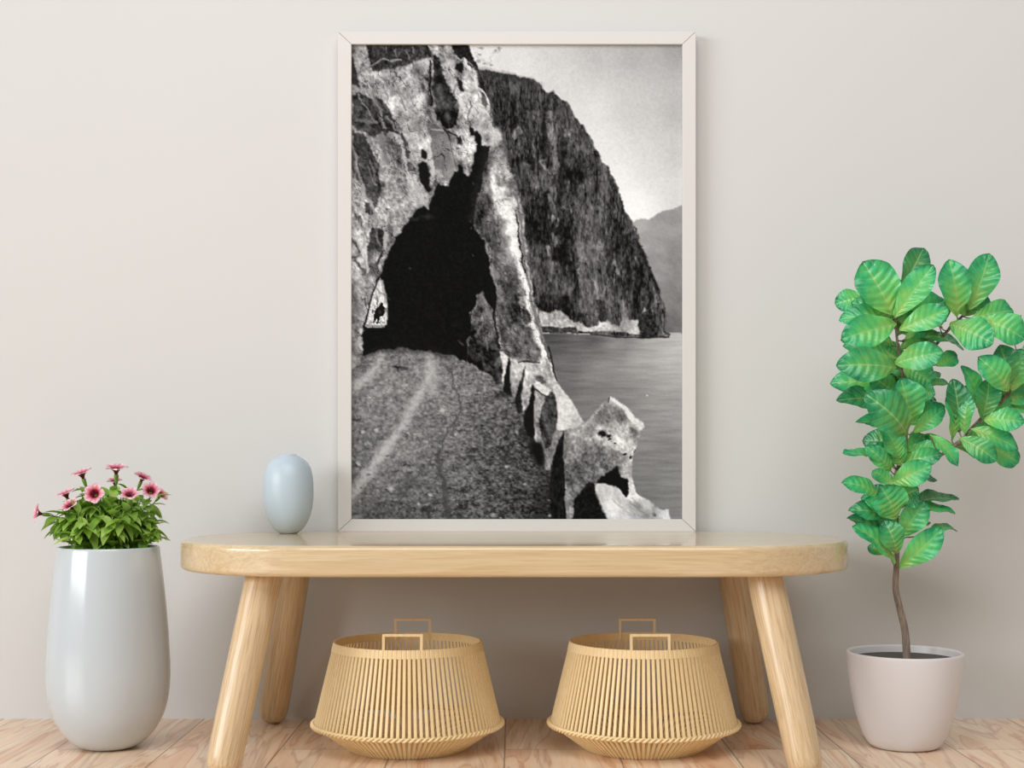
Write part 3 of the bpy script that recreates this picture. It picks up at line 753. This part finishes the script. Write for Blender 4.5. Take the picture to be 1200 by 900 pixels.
# ---------------------------------------------------------------- slatted baskets
def build_basket():
    root = thing('slatted_basket', '', 'basket', (-.197, -.31, 0))
    N = 104; RT, ZT = .139, .2026; RM, ZM = .1765, .0485; RB, ZB_ = .112, .0012
    k = (RM - RT) / (ZT - ZM)                        # outward per metre down
    def strips(name, r0, z0, r1, z1, wid, th, inset):
        V = []; Fc = []
        for i in range(N):
            a = 2 * math.pi * (i + .5) / N; er = Vector((math.cos(a), math.sin(a), 0)); et = Vector((-math.sin(a), math.cos(a), 0))
            d = (er * (r1 - r0) + Vector((0, 0, z1 - z0))).normalized(); nn = et.cross(d)
            if nn.dot(er) < 0: nn = -nn
            b = len(V)
            for r, z in ((r0, z0), (r1, z1)):
                c = er * r + Vector((0, 0, z))
                for su, sn in ((-1, -1), (-.8, 0), (.8, 0), (1, -1)):
                    V.append(c + et * (su * wid / 2) + nn * (sn * th - inset))
            for j in range(4):
                j2 = (j + 1) % 4; Fc.append((b + j, b + j2, b + 4 + j2, b + 4 + j))
            Fc.append((b, b + 3, b + 2, b + 1)); Fc.append((b + 4, b + 5, b + 6, b + 7))
        return mesh_obj(name, V, Fc, BAMBOO, root, smooth=False)
    strips('upper_slats', RM, ZM, RT + k * .004, ZT - .004, .0060, .0022, 0.)
    strips('lower_slats', RB, ZB_, RM - .001, ZM - .002, .0056, .0022, 0.)
    # rim band, scored at every slat
    hb = .0155; M = N * 6
    V = []; Fc = []
    prof = [(.0008, 0), (.0008, -hb), (-.0024, -hb), (-.0024, 0)]
    for i in range(M):
        a = 2 * math.pi * i / M; g = .0009 if i % 6 == 0 else 0
        for j, (dr, dz) in enumerate(prof):
            r = RT - dz * k + dr - (g if j < 2 else 0); V.append((r * math.cos(a), r * math.sin(a), ZT + dz))
    for i in range(M):
        for j in range(4):
            a = i * 4 + j; b = ((i + 1) % M) * 4 + j; j2 = (j + 1) % 4
            Fc.append((a, i * 4 + j2, ((i + 1) % M) * 4 + j2, b))
    mesh_obj('rim_band', V, Fc, BAMBOO, root, smooth=False)
    # braided ring at the widest point: two cords twisted round each other
    V = []; Fc = []; M = N * 8
    for ph in (0, math.pi):
        pts = []
        for i in range(M):
            a = 2 * math.pi * i / M; tw = a * N / 2 + ph
            r = RM + .0022 + .0022 * math.cos(tw); pts.append(Vector((r * math.cos(a), r * math.sin(a), ZM + .0026 * math.sin(tw))))
        b = len(V); n = 6
        for i in range(M):
            t = (pts[(i + 1) % M] - pts[i - 1]).normalized(); u = Vector((0, 0, 1)); u = (u - t * u.dot(t)).normalized(); w = t.cross(u)
            for q in range(n):
                an = 2 * math.pi * q / n; V.append(pts[i] + (u * math.cos(an) + w * math.sin(an)) * .0026)
        for i in range(M):
            for q in range(n):
                Fc.append((b + i * n + q, b + i * n + (q + 1) % n, b + ((i + 1) % M) * n + (q + 1) % n, b + ((i + 1) % M) * n + q))
    mesh_obj('braided_ring', V, Fc, BAMBOO, root)
    lathe('base_disc', [(0, .0005), (.100, .0005), (.1085, .002), (.1085, .006), (.100, .007), (0, .007)], BAMBOO, root, 104).data.set_sharp_from_angle(angle=.6)
    # square handle hoops rising from the rim, front and back
    for s in (-1, 1):
        bm = bmesh.new()
        w, h, t, dp = .0365, .0285, .0048, .003
        outer = [(-w, -.014), (-w, h), (w, h), (w, -.014)]; inner = [(-w + t, -.014), (-w + t, h - t), (w - t, h - t), (w - t, -.014)]
        vs_ = {}
        for y in (-dp / 2, dp / 2):
            vs_[y] = ([bm.verts.new((x, y, z)) for x, z in outer], [bm.verts.new((x, y, z)) for x, z in inner])
        ya, yb = -dp / 2, dp / 2
        for i in range(3):
            for y in (ya, yb): bm.faces.new((vs_[y][0][i], vs_[y][0][i + 1], vs_[y][1][i + 1], vs_[y][1][i]))
            for q in (0, 1): bm.faces.new((vs_[ya][q][i], vs_[ya][q][i + 1], vs_[yb][q][i + 1], vs_[yb][q][i]))
        for i in (0, 3): bm.faces.new((vs_[ya][0][i], vs_[ya][1][i], vs_[yb][1][i], vs_[yb][0][i]))
        o = bm_obj('handle', bm, BAMBOO, root)
        o.location = (0, s * (RT - .0052), ZT); o.rotation_euler = (s * math.atan(k) * .6, 0, 0)
    return root
def copy_tree(o, parent=None):
    c = o.copy(); COL.objects.link(c); c.parent = parent
    for ch in [q for q in bpy.data.objects if q.parent == o]: copy_tree(ch, c)
    return c
bk = build_basket()
bk['label'] = 'round slatted bamboo basket under the bench, nearer the tall white flower pot'
bk['group'] = 'slatted baskets under the bench'
bk2 = copy_tree(bk); bk2.location.x = .2485
bk2['label'] = 'round slatted bamboo basket under the bench, nearer the broad-leaved potted tree'

# ---------------------------------------------------------------- small blue vase on the bench
v = thing('vase', 'small pale blue egg-shaped vase on the bench beside the picture frame', 'vase', (-.4545, -.108, .396))
s_ = 2.89 / F
bp = [(0, .0), (.0165, 0), (.0185, .0012), (.024, .0045), (.0305, .011), (.0375, .0205), (.0435, .034), (.0478, .05), (.0502, .068), (.0508, .085),
      (.0505, .1), (.0490, .117), (.0455, .132), (.0395, .1435), (.0300, .152), (.0215, .1565), (.0168, .1585), (.0160, .1605), (.0150, .1608),
      (.0138, .1595), (.0135, .15), (.030, .142), (.040, .125), (.044, .09), (.040, .04), (.02, .012), (0, .008)]
lathe('vase_body', bp, BLUE, v)

# ---------------------------------------------------------------- tall white pot with pink flowers
def build_flower_pot():
    k = 2.7 / F; X, Y = -.7655, -.30
    root = thing('flowering_plant', 'tall glossy white pot of pink flowers on the floor beside the bench', 'potted plant', (X, Y, 0))
    zt = .3805
    outer = [(0, 0), (.040, 0), (.050, .002), (.060, .0065), (.0725, .016), (.084, .029), (.0950, .046), (.1035, .064), (.1095, .085), (.1130, .108),
             (.1143, .132), (.1140, .158), (.1125, .19), (.1098, .23), (.1065, .27), (.1025, .31), (.0985, .345), (.0950, .373), (.0942, .379), (.0933, zt),
             (.0915, zt), (.0905, .379), (.0905, .34), (0, .34)]
    lathe('pot', outer, PORCELAIN, root, 128)
    # soil
    rnd = random.Random(3); V = [(0, 0, .368)]; Fc = []
    for i in range(1, 9):
        for q in range(48):
            a = 2 * math.pi * q / 48; r = .0903 * i / 8; V.append((r * math.cos(a), r * math.sin(a), .368 + (rnd.uniform(-.002, .002) if i < 8 else 0)))
    for q in range(48): Fc.append((0, 1 + q, 1 + (q + 1) % 48))
    for i in range(7):
        for q in range(48): Fc.append((1 + i * 48 + q, 1 + (i + 1) * 48 + q, 1 + (i + 1) * 48 + (q + 1) % 48, 1 + i * 48 + (q + 1) % 48))
    mesh_obj('soil', V, Fc, SOIL, root)
    # flowers: pixel place, depth offset, facing (local), size
    FL = [(42, 601, -.01, (-1, -.55, .25), 1.0), (95, 553, .02, (-.25, -.3, 1), 1.15), (136, 547, .01, (.05, -.25, 1), 1.25), (168, 558, .03, (.45, -.25, .9), 1.0),
          (134, 562.5, .05, (0, -.3, 1), .85), (76, 577, -.02, (-.35, -.3, 1), 1.05), (110, 578, -.075, (0, -1, .3), 1.1), (152, 578, -.06, (.1, -.62, .8), 1.0),
          (81, 591, -.06, (-.35, -.6, .8), 1.0), (177, 574, -.03, (.3, -.85, .5), 1.0), (190, 578.5, .02, (.7, -.4, .7), .85)]
    leafV, leafF, leafUV = [], [], []
    stV, stF = [], []
    def leaf(base, tip, w, up):
        ax = tip - base; L = ax.length; ax.normalize(); side = ax.cross(up).normalized(); nn = side.cross(ax)
        b = len(leafV); n = 6
        for i in range(n + 1):
            t = i / n; hw = w / 2 * (math.sin(math.pi * min(1, t ** .8)) ** .9 if 0 < t < 1 else .02)
            droop = -nn * L * .28 * (t ** 2) + nn * L * .12 * t
            c = base + ax * L * t + droop
            for q in (-1, -.5, 0, .5, 1):
                leafV.append(c + side * hw * q + nn * (abs(q) ** 1.5) * hw * .38); leafUV.append((t, q * .5 + .5))
        for i in range(n):
            for q in range(4):
                a = b + i * 5 + q; leafF.append((a, a + 1, a + 6, a + 5))
    R0 = random.Random(21)
    stems = []
    for fx, fy, dy, fc, sz in FL:
        p = px(fx, fy, 2.7 + dy); p = Vector((p.x - X, p.y - Y, p.z))
        stems.append((p, Vector(fc).normalized(), True, sz))
    # filler shoots over a dome
    for i in range(58):
        a = R0.uniform(0, 2 * math.pi); r = math.sqrt(R0.random())
        x, y = math.cos(a) * r * .106, math.sin(a) * r * .088
        top = .491 - .06 * r * r + R0.uniform(-.016, .006)
        if x > .06: top -= .012
        stems.append((Vector((x - .004, y, top)), Vector((x * 4, y * 4, .8)).normalized(), False, 1))
    for p, fc, flo, sz in stems:
        root_r = min(.06, math.hypot(p.x, p.y) * .55); a = math.atan2(p.y, p.x)
        b0 = Vector((root_r * math.cos(a), root_r * math.sin(a), .367))
        end = p - fc * (.024 if flo else 0)
        mid = b0.lerp(end, .5) + Vector((0, 0, .018)); q2 = end - fc * .02
        pts = catmull([b0, mid, q2, end], 4)
        tube(stV, stF, pts, [.0016 - .0006 * i / len(pts) for i in range(len(pts))], 6)
        n_l = R0.randint(8, 10)
        for j in range(n_l):
            t = .16 + .82 * j / n_l
            c = pts[min(len(pts) - 1, int(t * (len(pts) - 1)))].copy()
            az = j * 2.4 + R0.uniform(-.5, .5) + a
            out = Vector((math.cos(az), math.sin(az), 0)) * .8 + Vector((p.x, p.y, 0)) * 5 + Vector((0, -.25, R0.uniform(-1.15, .0)))
            if t > .8: out.z += .75
            out.normalize(); L = R0.uniform(.030, .046) * (1.0 if t < .85 else .8)
            tp = c + out * L
            if math.hypot(tp.x, tp.y) > .083 and tp.z < .392: tp.z = .392 + R0.uniform(0, .01)
            leaf(c, tp, L * R0.uniform(.42, .54), Vector((0, 0, 1)) if abs(out.z) < .9 else Vector((1, 0, 0)))
    s = Nodes('bush_leaf'); uv = s.n('ShaderNodeUVMap'); sp = s.n('ShaderNodeSeparateXYZ'); s.l(uv.outputs[0], sp.inputs[0])
    rib = s.math('ABSOLUTE', s.math('SUBTRACT', sp.outputs[1], .5))
    geo = s.n('ShaderNodeNewGeometry')
    base = s.ramp(geo.outputs['Random Per Island'], [(0, lin(112, 158, 48)), (.5, lin(150, 190, 74)), (1, lin(184, 214, 112))])
    c = s.mix(s.ramp(rib, [(.02, (.5, .5, .5, 1)), (.07, (0, 0, 0, 1))]), base, lin(176, 206, 110))
    s.set(c, .42, .4, Transmission_Weight=0)
    s.bsdf.inputs['Subsurface Weight'].default_value = 0
    tr = s.n('ShaderNodeBsdfTranslucent'); s.l(c, tr.inputs['Color']); mx = s.n('ShaderNodeMixShader'); mx.inputs[0].default_value = .25
    out = s.t.nodes['Material Output']; s.l(s.bsdf.outputs[0], mx.inputs[1]); s.l(tr.outputs[0], mx.inputs[2]); s.l(mx.outputs[0], out.inputs['Surface'])
    mesh_obj('foliage', leafV, leafF, s.mat, root, uvs=leafUV)
    mesh_obj('stems', stV, stF, m_plain('green_stem', (112, 146, 58), .5), root)
    # flowers
    sp_ = Nodes('pink_petal'); uv = sp_.n('ShaderNodeUVMap'); sep = sp_.n('ShaderNodeSeparateXYZ'); sp_.l(uv.outputs[0], sep.inputs[0])
    c = sp_.ramp(sep.outputs[0], [(0, lin(84, 8, 22)), (.34, lin(126, 18, 38)), (.47, lin(206, 104, 122)), (.70, lin(228, 164, 178)), (1, lin(240, 214, 220))])
    c = sp_.mix(sp_.ramp(sp_.math('ABSOLUTE', sp_.math('SUBTRACT', sep.outputs[1], .5)), [(.02, (.35, .35, .35, 1)), (.14, (0, 0, 0, 1))]), c, lin(196, 58, 96))
    PETAL = sp_.set(c, .5, .3)
    CALYX = m_plain('calyx_green', (110, 150, 52), .5); STAMEN = m_plain('stamen_dark', (70, 14, 26), .6)
    rr = random.Random(8)
    for p, fc, flo, sz in stems:
        if not flo: continue
        f = bpy.data.objects.new('flower', None)
        V, Fc, UV = [], [], []
        R = .0180 * sz
        for q in range(5):
            a0 = q * 2 * math.pi / 5 + rr.uniform(-.08, .08)
            b = len(V); n = 7
            for i in range(n + 1):
                t = i / n
                rad = R * (.12 + .88 * t ** 1.05)
                z = -.012 * sz + .017 * sz * (t ** .6) - .005 * sz * t ** 3
                half = math.pi / 5 * (1.06 if t < .6 else 1.06 - .86 * max(0, (t - .6) / .4) ** 3)
                for j in range(7):
                    w = (j / 6) * 2 - 1; an = a0 + w * half
                    V.append(Vector((rad * math.cos(an), rad * math.sin(an), z + .0012 * sz * math.sin(w * 6 + q) * t))); UV.append((t, j / 6))
            for i in range(n):
                for j in range(6):
                    a = b + i * 7 + j; Fc.append((a, a + 1, a + 8, a + 7))
        rot = fc.to_track_quat('Z', 'Y')
        V = [p + rot @ x for x in V]
        fo = mesh_obj('flower', V, Fc, PETAL, root, uvs=UV)
        bpy.data.objects.remove(f)
        cx = [(0, -.028), (.0014, -.028), (.0028, -.023), (.0034, -.017), (.0036, -.013), (.0026, -.0125), (0, -.0135)]
        co = lathe('calyx', [(r * sz, z * sz) for r, z in cx], CALYX, fo, 14)
        for q in co.data.vertices: q.co = p + rot @ q.co
        sV, sF = [], []
        for q in range(5):
            a = q * 1.2566 + .4; e = Vector((math.cos(a) * .002, math.sin(a) * .002, .001)) * sz
            tube(sV, sF, [p + rot @ Vector((0, 0, -.0115 * sz)), p + rot @ (e + Vector((0, 0, -.003)))], [.0004, .0007], 6)
        mesh_obj('stamens', sV, sF, STAMEN, fo)
    return root
build_flower_pot()

# ---------------------------------------------------------------- fiddle-leaf tree in its cream pot
def build_fig():
    X, Y, D = .7465, -.295, 2.705
    root = thing('potted_tree', 'broad-leaved tree with a thin bent trunk in a low cream pot beside the bench', 'potted plant', (X, Y, 0))
    zt = .1805
    outer = [(0, 0), (.050, 0), (.0595, .0012), (.0650, .004), (.0710, .011), (.0775, .023), (.0850, .042), (.0920, .066), (.0985, .096), (.1035, .125), (.1068, .152),
             (.1082, .170), (.1087, zt - .0028), (.1083, zt - .0008), (.1072, zt), (.1030, zt), (.1018, zt - .001), (.1012, zt - .004), (.0995, .15), (.098, .14), (0, .14)]
    lathe('pot', outer, POT, root, 128)
    rnd = random.Random(7); V = [(0, 0, .1665)]; Fc = []
    for i in range(1, 9):
        for q in range(48):
            a = 2 * math.pi * q / 48; r = .1004 * i / 8; V.append((r * math.cos(a), r * math.sin(a), .1665 + (rnd.uniform(-.0012, .0012) if i < 8 else 0)))
    for q in range(48): Fc.append((0, 1 + q, 1 + (q + 1) % 48))
    for i in range(7):
        for q in range(48): Fc.append((1 + i * 48 + q, 1 + (i + 1) * 48 + q, 1 + (i + 1) * 48 + (q + 1) % 48, 1 + i * 48 + (q + 1) % 48))
    mesh_obj('soil', V, Fc, GREYSOIL, root)
    def at(x, y, dy=0.):
        p = px(x, y, D + dy); return Vector((p.x - X, p.y - Y, p.z))
    # trunk and its branches
    s = Nodes('grey_bark'); vv = s.mapped((60, 60, 9))
    bark = s.noise(vv, 3, 5, .65)
    c = s.ramp(bark, [(.3, lin(104, 88, 76)), (.6, lin(152, 136, 122)), (.8, lin(176, 160, 146))]); s.bump(bark, .5, .002); s.set(c, .8, .2); BARK = s.mat
    V, Fc = [], []
    b0 = at(1062.5, 772); b0.z = .160
    pts = catmull([b0, at(1062.5, 768), at(1060.5, 739), at(1054, 711), at(1049.5, 689), at(1050.5, 664), at(1051, 630), at(1050, 590), at(1050, 556), at(1061, 526),
                   at(1060, 480), at(1057, 432), at(1052, 405), at(1049, 372)], 5)
    n = len(pts); tube(V, Fc, pts, [.0085 - .0062 * (i / (n - 1)) ** .8 for i in range(n)], 12)
    BR = []
    for br in ([at(1050, 560), at(1070, 550, -.02), at(1101, 534, -.03), at(1121, 521, -.03), at(1140, 500, -.02), at(1157, 483, 0), at(1172, 472, .01)],
               [at(1121, 521, -.03), at(1150, 512, -.04), at(1165, 505, -.04)],
               [at(1059, 460), at(1085, 420, .04), at(1110, 388, .04), at(1131, 367, .03), at(1138, 355, .03)],
               [at(1172, 472, .01), at(1186, 455, .02), at(1196, 432, .03)]):
        q = catmull(br, 5); m = len(q); BR += q; tube(V, Fc, q, [.0040 - .0022 * i / (m - 1) for i in range(m)], 9)
    trunkV, trunkF = V, Fc; wood = list(pts) + [w_ for w_ in BR]
    # leaves, read from two enlargements of the photograph: base, tip, visible width, depth of base and tip (metres, minus is nearer)
    A = (3.104, 950, 270); B = (2.368, 950, 520)
    LV = [
     (A, 300, 310, 190, 112, 150, -.02, -.03), (A, 330, 215, 412, 62, 90, .03, .06), (A, 305, 318, 447, 125, 92, -.03, -.06), (A, 200, 240, 88, 268, 78, .03, .05),
     (A, 305, 320, 148, 262, 90, .0, .0), (A, 300, 330, 106, 320, 80, .0, -.02), (A, 312, 340, 112, 395, 112, -.03, -.06), (A, 322, 362, 502, 285, 84, -.04, -.07),
     (A, 345, 395, 492, 320, 50, -.01, -.03), (A, 325, 330, 490, 255, 100, .03, .05), (A, 303, 485, 482, 440, 92, -.04, -.08), (A, 312, 470, 118, 418, 70, .0, .0),
     (A, 312, 500, 98, 490, 118, -.04, -.07), (A, 335, 490, 440, 555, 100, -.01, -.02), (A, 455, 490, 534, 455, 60, .03, .05), (A, 345, 400, 560, 425, 60, .03, .05),
     (A, 505, 340, 664, 410, 118, -.03, -.06), (A, 532, 315, 505, 105, 112, .0, -.02), (A, 578, 290, 652, 82, 108, .0, .0), (A, 590, 285, 582, 160, 46, .03, .05),
     (A, 590, 318, 738, 290, 84, .0, .02), (A, 622, 325, 780, 395, 108, -.03, -.05), (A, 725, 330, 770, 350, 60, .04, .06), (A, 300, 240, 345, 190, 90, .03, .06),
     (A, 330, 300, 380, 200, 70, .01, .03),
     (A, 310, 555, 70, 555, 95, .0, .02), (A, 320, 600, 212, 525, 80, .0, -.02), (A, 330, 628, 96, 615, 84, .0, -.03), (A, 352, 745, 205, 595, 134, -.04, -.08),
     (A, 358, 705, 330, 540, 130, -.03, -.06), (A, 395, 590, 452, 592, 62, -.02, -.04), (A, 420, 572, 508, 560, 34, .02, .04), (A, 355, 705, 490, 640, 70, .0, .02),
     (A, 372, 735, 485, 650, 60, -.01, -.02), (A, 345, 745, 165, 692, 56, .0, .0), (A, 325, 830, 275, 725, 76, -.03, -.04), (A, 300, 858, 118, 805, 40, -.01, -.04),
     (A, 292, 875, 203, 785, 62, -.02, -.04), (A, 345, 805, 408, 740, 64, .0, .02), (A, 350, 805, 476, 788, 42, .0, -.02), (A, 330, 842, 478, 815, 64, -.01, -.04),
     (A, 340, 640, 420, 560, 80, .0, .01), (A, 250, 520, 330, 600, 80, .02, .03), (A, 300, 420, 170, 345, 70, .03, .05), (A, 330, 560, 240, 480, 60, .03, .04),
     (A, 432, 742, 537, 857, 54, -.05, -.07), (A, 512, 768, 498, 585, 64, -.02, -.03), (A, 540, 735, 520, 540, 84, -.02, -.03), (A, 562, 740, 578, 590, 44, -.03, -.04),
     (A, 612, 650, 553, 490, 64, -.01, -.01), (A, 625, 690, 650, 540, 84, -.02, -.02), (A, 718, 585, 612, 460, 96, -.03, -.05), (A, 722, 570, 690, 415, 96, -.01, -.02),
     (A, 730, 585, 770, 430, 96, .0, .0), (A, 690, 625, 800, 595, 64, .02, .04), (A, 630, 690, 778, 695, 78, -.04, -.07), (A, 580, 722, 757, 795, 70, -.04, -.06),
     (A, 540, 755, 678, 838, 78, -.05, -.07), (A, 625, 775, 758, 845, 86, .0, .02), (A, 515, 785, 625, 795, 36, .0, .0), (A, 690, 640, 815, 660, 60, .02, .05),
     (A, 760, 500, 840, 420, 90, .03, .05), (A, 740, 610, 850, 560, 80, .03, .06),
     (B, 228, 108, 335, 60, 66, -.03, -.07), (B, 232, 105, 352, 98, 36, -.01, .0), (B, 192, 145, 88, 106, 48, .0, -.03), (B, 238, 205, 195, 118, 96, -.03, -.06),
     (B, 258, 172, 412, 152, 36, .0, .02), (B, 272, 190, 402, 190, 30, -.01, .0), (B, 244, 262, 318, 158, 70, -.01, -.02), (B, 235, 215, 108, 182, 52, .0, -.03),
     (B, 238, 222, 152, 152, 44, -.01, -.03), (B, 235, 292, 104, 202, 46, .01, .0), (B, 232, 334, 120, 226, 54, -.02, -.05), (B, 240, 305, 205, 212, 66, -.03, -.04),
     (B, 246, 343, 366, 236, 70, -.02, -.05), (B, 320, 252, 407, 238, 24, .0, .02), (B, 205, 306, 158, 285, 30, .01, .02), (B, 240, 150, 300, 125, 80, -.01, -.03),
     (B, 232, 60, 160, 8, 60, .0, .0), (B, 250, 60, 215, -20, 70, -.02, -.03), (B, 255, 40, 330, 5, 50, .0, .01),
    ]
    rf = random.Random(15)
    for sx, sy in ((315, 330), (320, 380), (325, 430), (332, 480), (335, 520), (345, 600), (350, 650), (350, 700), (340, 770), (320, 840), (560, 310), (470, 350),
                   (640, 670), (570, 750), (690, 600), (310, 300), (316, 360), (345, 560), (348, 630), (520, 780)):
        for q in range(2):
            an = rf.uniform(0, 6.28); ln = rf.uniform(110, 170)
            LV.append((A, sx, sy, sx + ln * math.cos(an), sy - abs(ln * math.sin(an)) * .8 + 25, rf.uniform(55, 95), rf.uniform(.0, .02), rf.uniform(.02, .075)))
    for sx, sy in ((238, 120), (238, 170), (240, 230), (240, 280)):
        for q in range(2):
            an = rf.uniform(0, 6.28); ln = rf.uniform(70, 110)
            LV.append((B, sx, sy, sx + ln * math.cos(an), sy - abs(ln * math.sin(an)) * .8, rf.uniform(40, 60), .0, rf.uniform(.02, .06)))
    rl = random.Random(4)
    V, Fc, UV = [], [], []
    NL, NWd = 44, 12
    for fr, bx, by, tx, ty, w, d0, d1 in LV:
        k, ox, oy = fr
        base = at(ox + bx / k, oy + by / k, d0); tip = at(ox + tx / k, oy + ty / k, d1)
        near = min((w_ for w_ in wood if w_.z > .33), key=lambda w_: (w_ - base).length + max(0, w_.z - base.z) * .5)
        if (near - base).length > .003:                # a short stalk back to the nearest wood
            tube(trunkV, trunkF, catmull([near, near.lerp(base, .55) + Vector((0, 0, -.002)), base + (tip - base) * .04], 4), .0012, 6)
        ax = tip - base; L = ax.length; ax.normalize()
        wv = 1.12 * w / k * D / F; W = max(wv, .46 * L); W = min(W, .75 * L if wv < .75 * L else wv)
        toc = Vector((0, -1, .15)); toc = (toc - ax * toc.dot(ax)).normalized()
        tilt = math.acos(max(.25, min(1, wv / W))) * (1 if rl.random() < .8 else -1)
        # turn the blade about its midrib so that its upper face looks up where it can
        r1 = Matrix.Rotation(tilt, 3, ax) @ toc; r2 = Matrix.Rotation(-tilt, 3, ax) @ toc
        nn = r1 if (r1.z > r2.z) else r2
        side = ax.cross(nn).normalized()
        curl = rl.uniform(.05, .16); fold = rl.uniform(.10, .28); ph = rl.uniform(0, 6)
        b = len(V)
        for i in range(NL + 1):
            t = i / NL
            prof = (math.sin(math.pi * t ** 1.27) ** .64 if 0 < t < 1 else 0) * (.80 + .20 * t)
            hw = W / 2 * 1.04 * prof + .0012 * (1 - t)
            mid = base + ax * L * t + nn * L * (curl * math.sin(math.pi * t) - curl * .3 * t * t)
            for j in range(NWd + 1):
                q = j / NWd * 2 - 1
                vein = (abs(math.sin((t * 7.5 - abs(q) * 1.35) * math.pi)) ** .7 - .6) * .075 * W * min(1, abs(q) * 4) * (1 - .7 * abs(q) ** 3)
                wav = math.sin(t * 13 + ph + (q > 0) * 2) * .06 * W * abs(q) ** 3
                V.append(mid + side * hw * q + nn * (abs(q) ** 1.3 * hw * fold + vein + wav)); UV.append((t, j / NWd))
        for i in range(NL):
            for j in range(NWd):
                a = b + i * (NWd + 1) + j; Fc.append((a, a + 1, a + NWd + 2, a + NWd + 1))
    s = Nodes('broad_leaf'); uv = s.n('ShaderNodeUVMap'); sp = s.n('ShaderNodeSeparateXYZ'); s.l(uv.outputs[0], sp.inputs[0])
    T_, Q_ = sp.outputs[0], s.math('ABSOLUTE', s.math('MULTIPLY', s.math('SUBTRACT', sp.outputs[1], .5), 2.))
    wave = s.math('COSINE', s.math('MULTIPLY', s.math('SUBTRACT', s.math('MULTIPLY', T_, 7.5), s.math('MULTIPLY', Q_, 1.35)), 2 * math.pi))
    vein = s.ramp(wave, [(0, (1, 1, 1, 1)), (.06, (0, 0, 0, 1))])
    vein = s.ramp(s.math('MULTIPLY_ADD', wave, -.5, .5), [(.0, (1, 1, 1, 1)), (.10, (0, 0, 0, 1))])
    mid = s.ramp(Q_, [(.02, (1, 1, 1, 1)), (.07, (0, 0, 0, 1))])
    geo = s.n('ShaderNodeNewGeometry'); rnd_ = geo.outputs['Random Per Island']
    nz = s.noise(s.mapped((18, 18, 18)), 2.2, 3)
    g = s.math('ADD', s.math('MULTIPLY', s.math('ADD', T_, s.math('MULTIPLY', Q_, .35)), .62), s.math('MULTIPLY', s.math('SUBTRACT', nz, .5), .8))
    c = s.ramp(g, [(.05, lin(160, 212, 104)), (.33, lin(112, 208, 108)), (.58, lin(66, 192, 118)), (.8, lin(22, 142, 92)), (1, lin(14, 112, 76))])
    c = s.mix(s.math('MULTIPLY', s.ramp(rnd_, [(0, (1, 1, 1, 1)), (.5, (0, 0, 0, 1))]), .72), c, lin(18, 82, 44))
    c = s.mix(s.math('MULTIPLY', vein, .25), c, lin(150, 214, 150)); c = s.mix(s.math('MULTIPLY', mid, .6), c, lin(168, 206, 130))
    c = s.mix(s.math('MULTIPLY', geo.outputs['Backfacing'], .55), c, lin(134, 176, 104))
    s.set(c, .27, .7)
    tr = s.n('ShaderNodeBsdfTranslucent'); s.l(c, tr.inputs['Color']); mx = s.n('ShaderNodeMixShader'); mx.inputs[0].default_value = .22
    out = s.t.nodes['Material Output']; s.l(s.bsdf.outputs[0], mx.inputs[1]); s.l(tr.outputs[0], mx.inputs[2]); s.l(mx.outputs[0], out.inputs['Surface'])
    mesh_obj('foliage', V, Fc, s.mat, root, uvs=UV)
    mesh_obj('trunk', trunkV, trunkF, BARK, root)
    return root
build_fig()
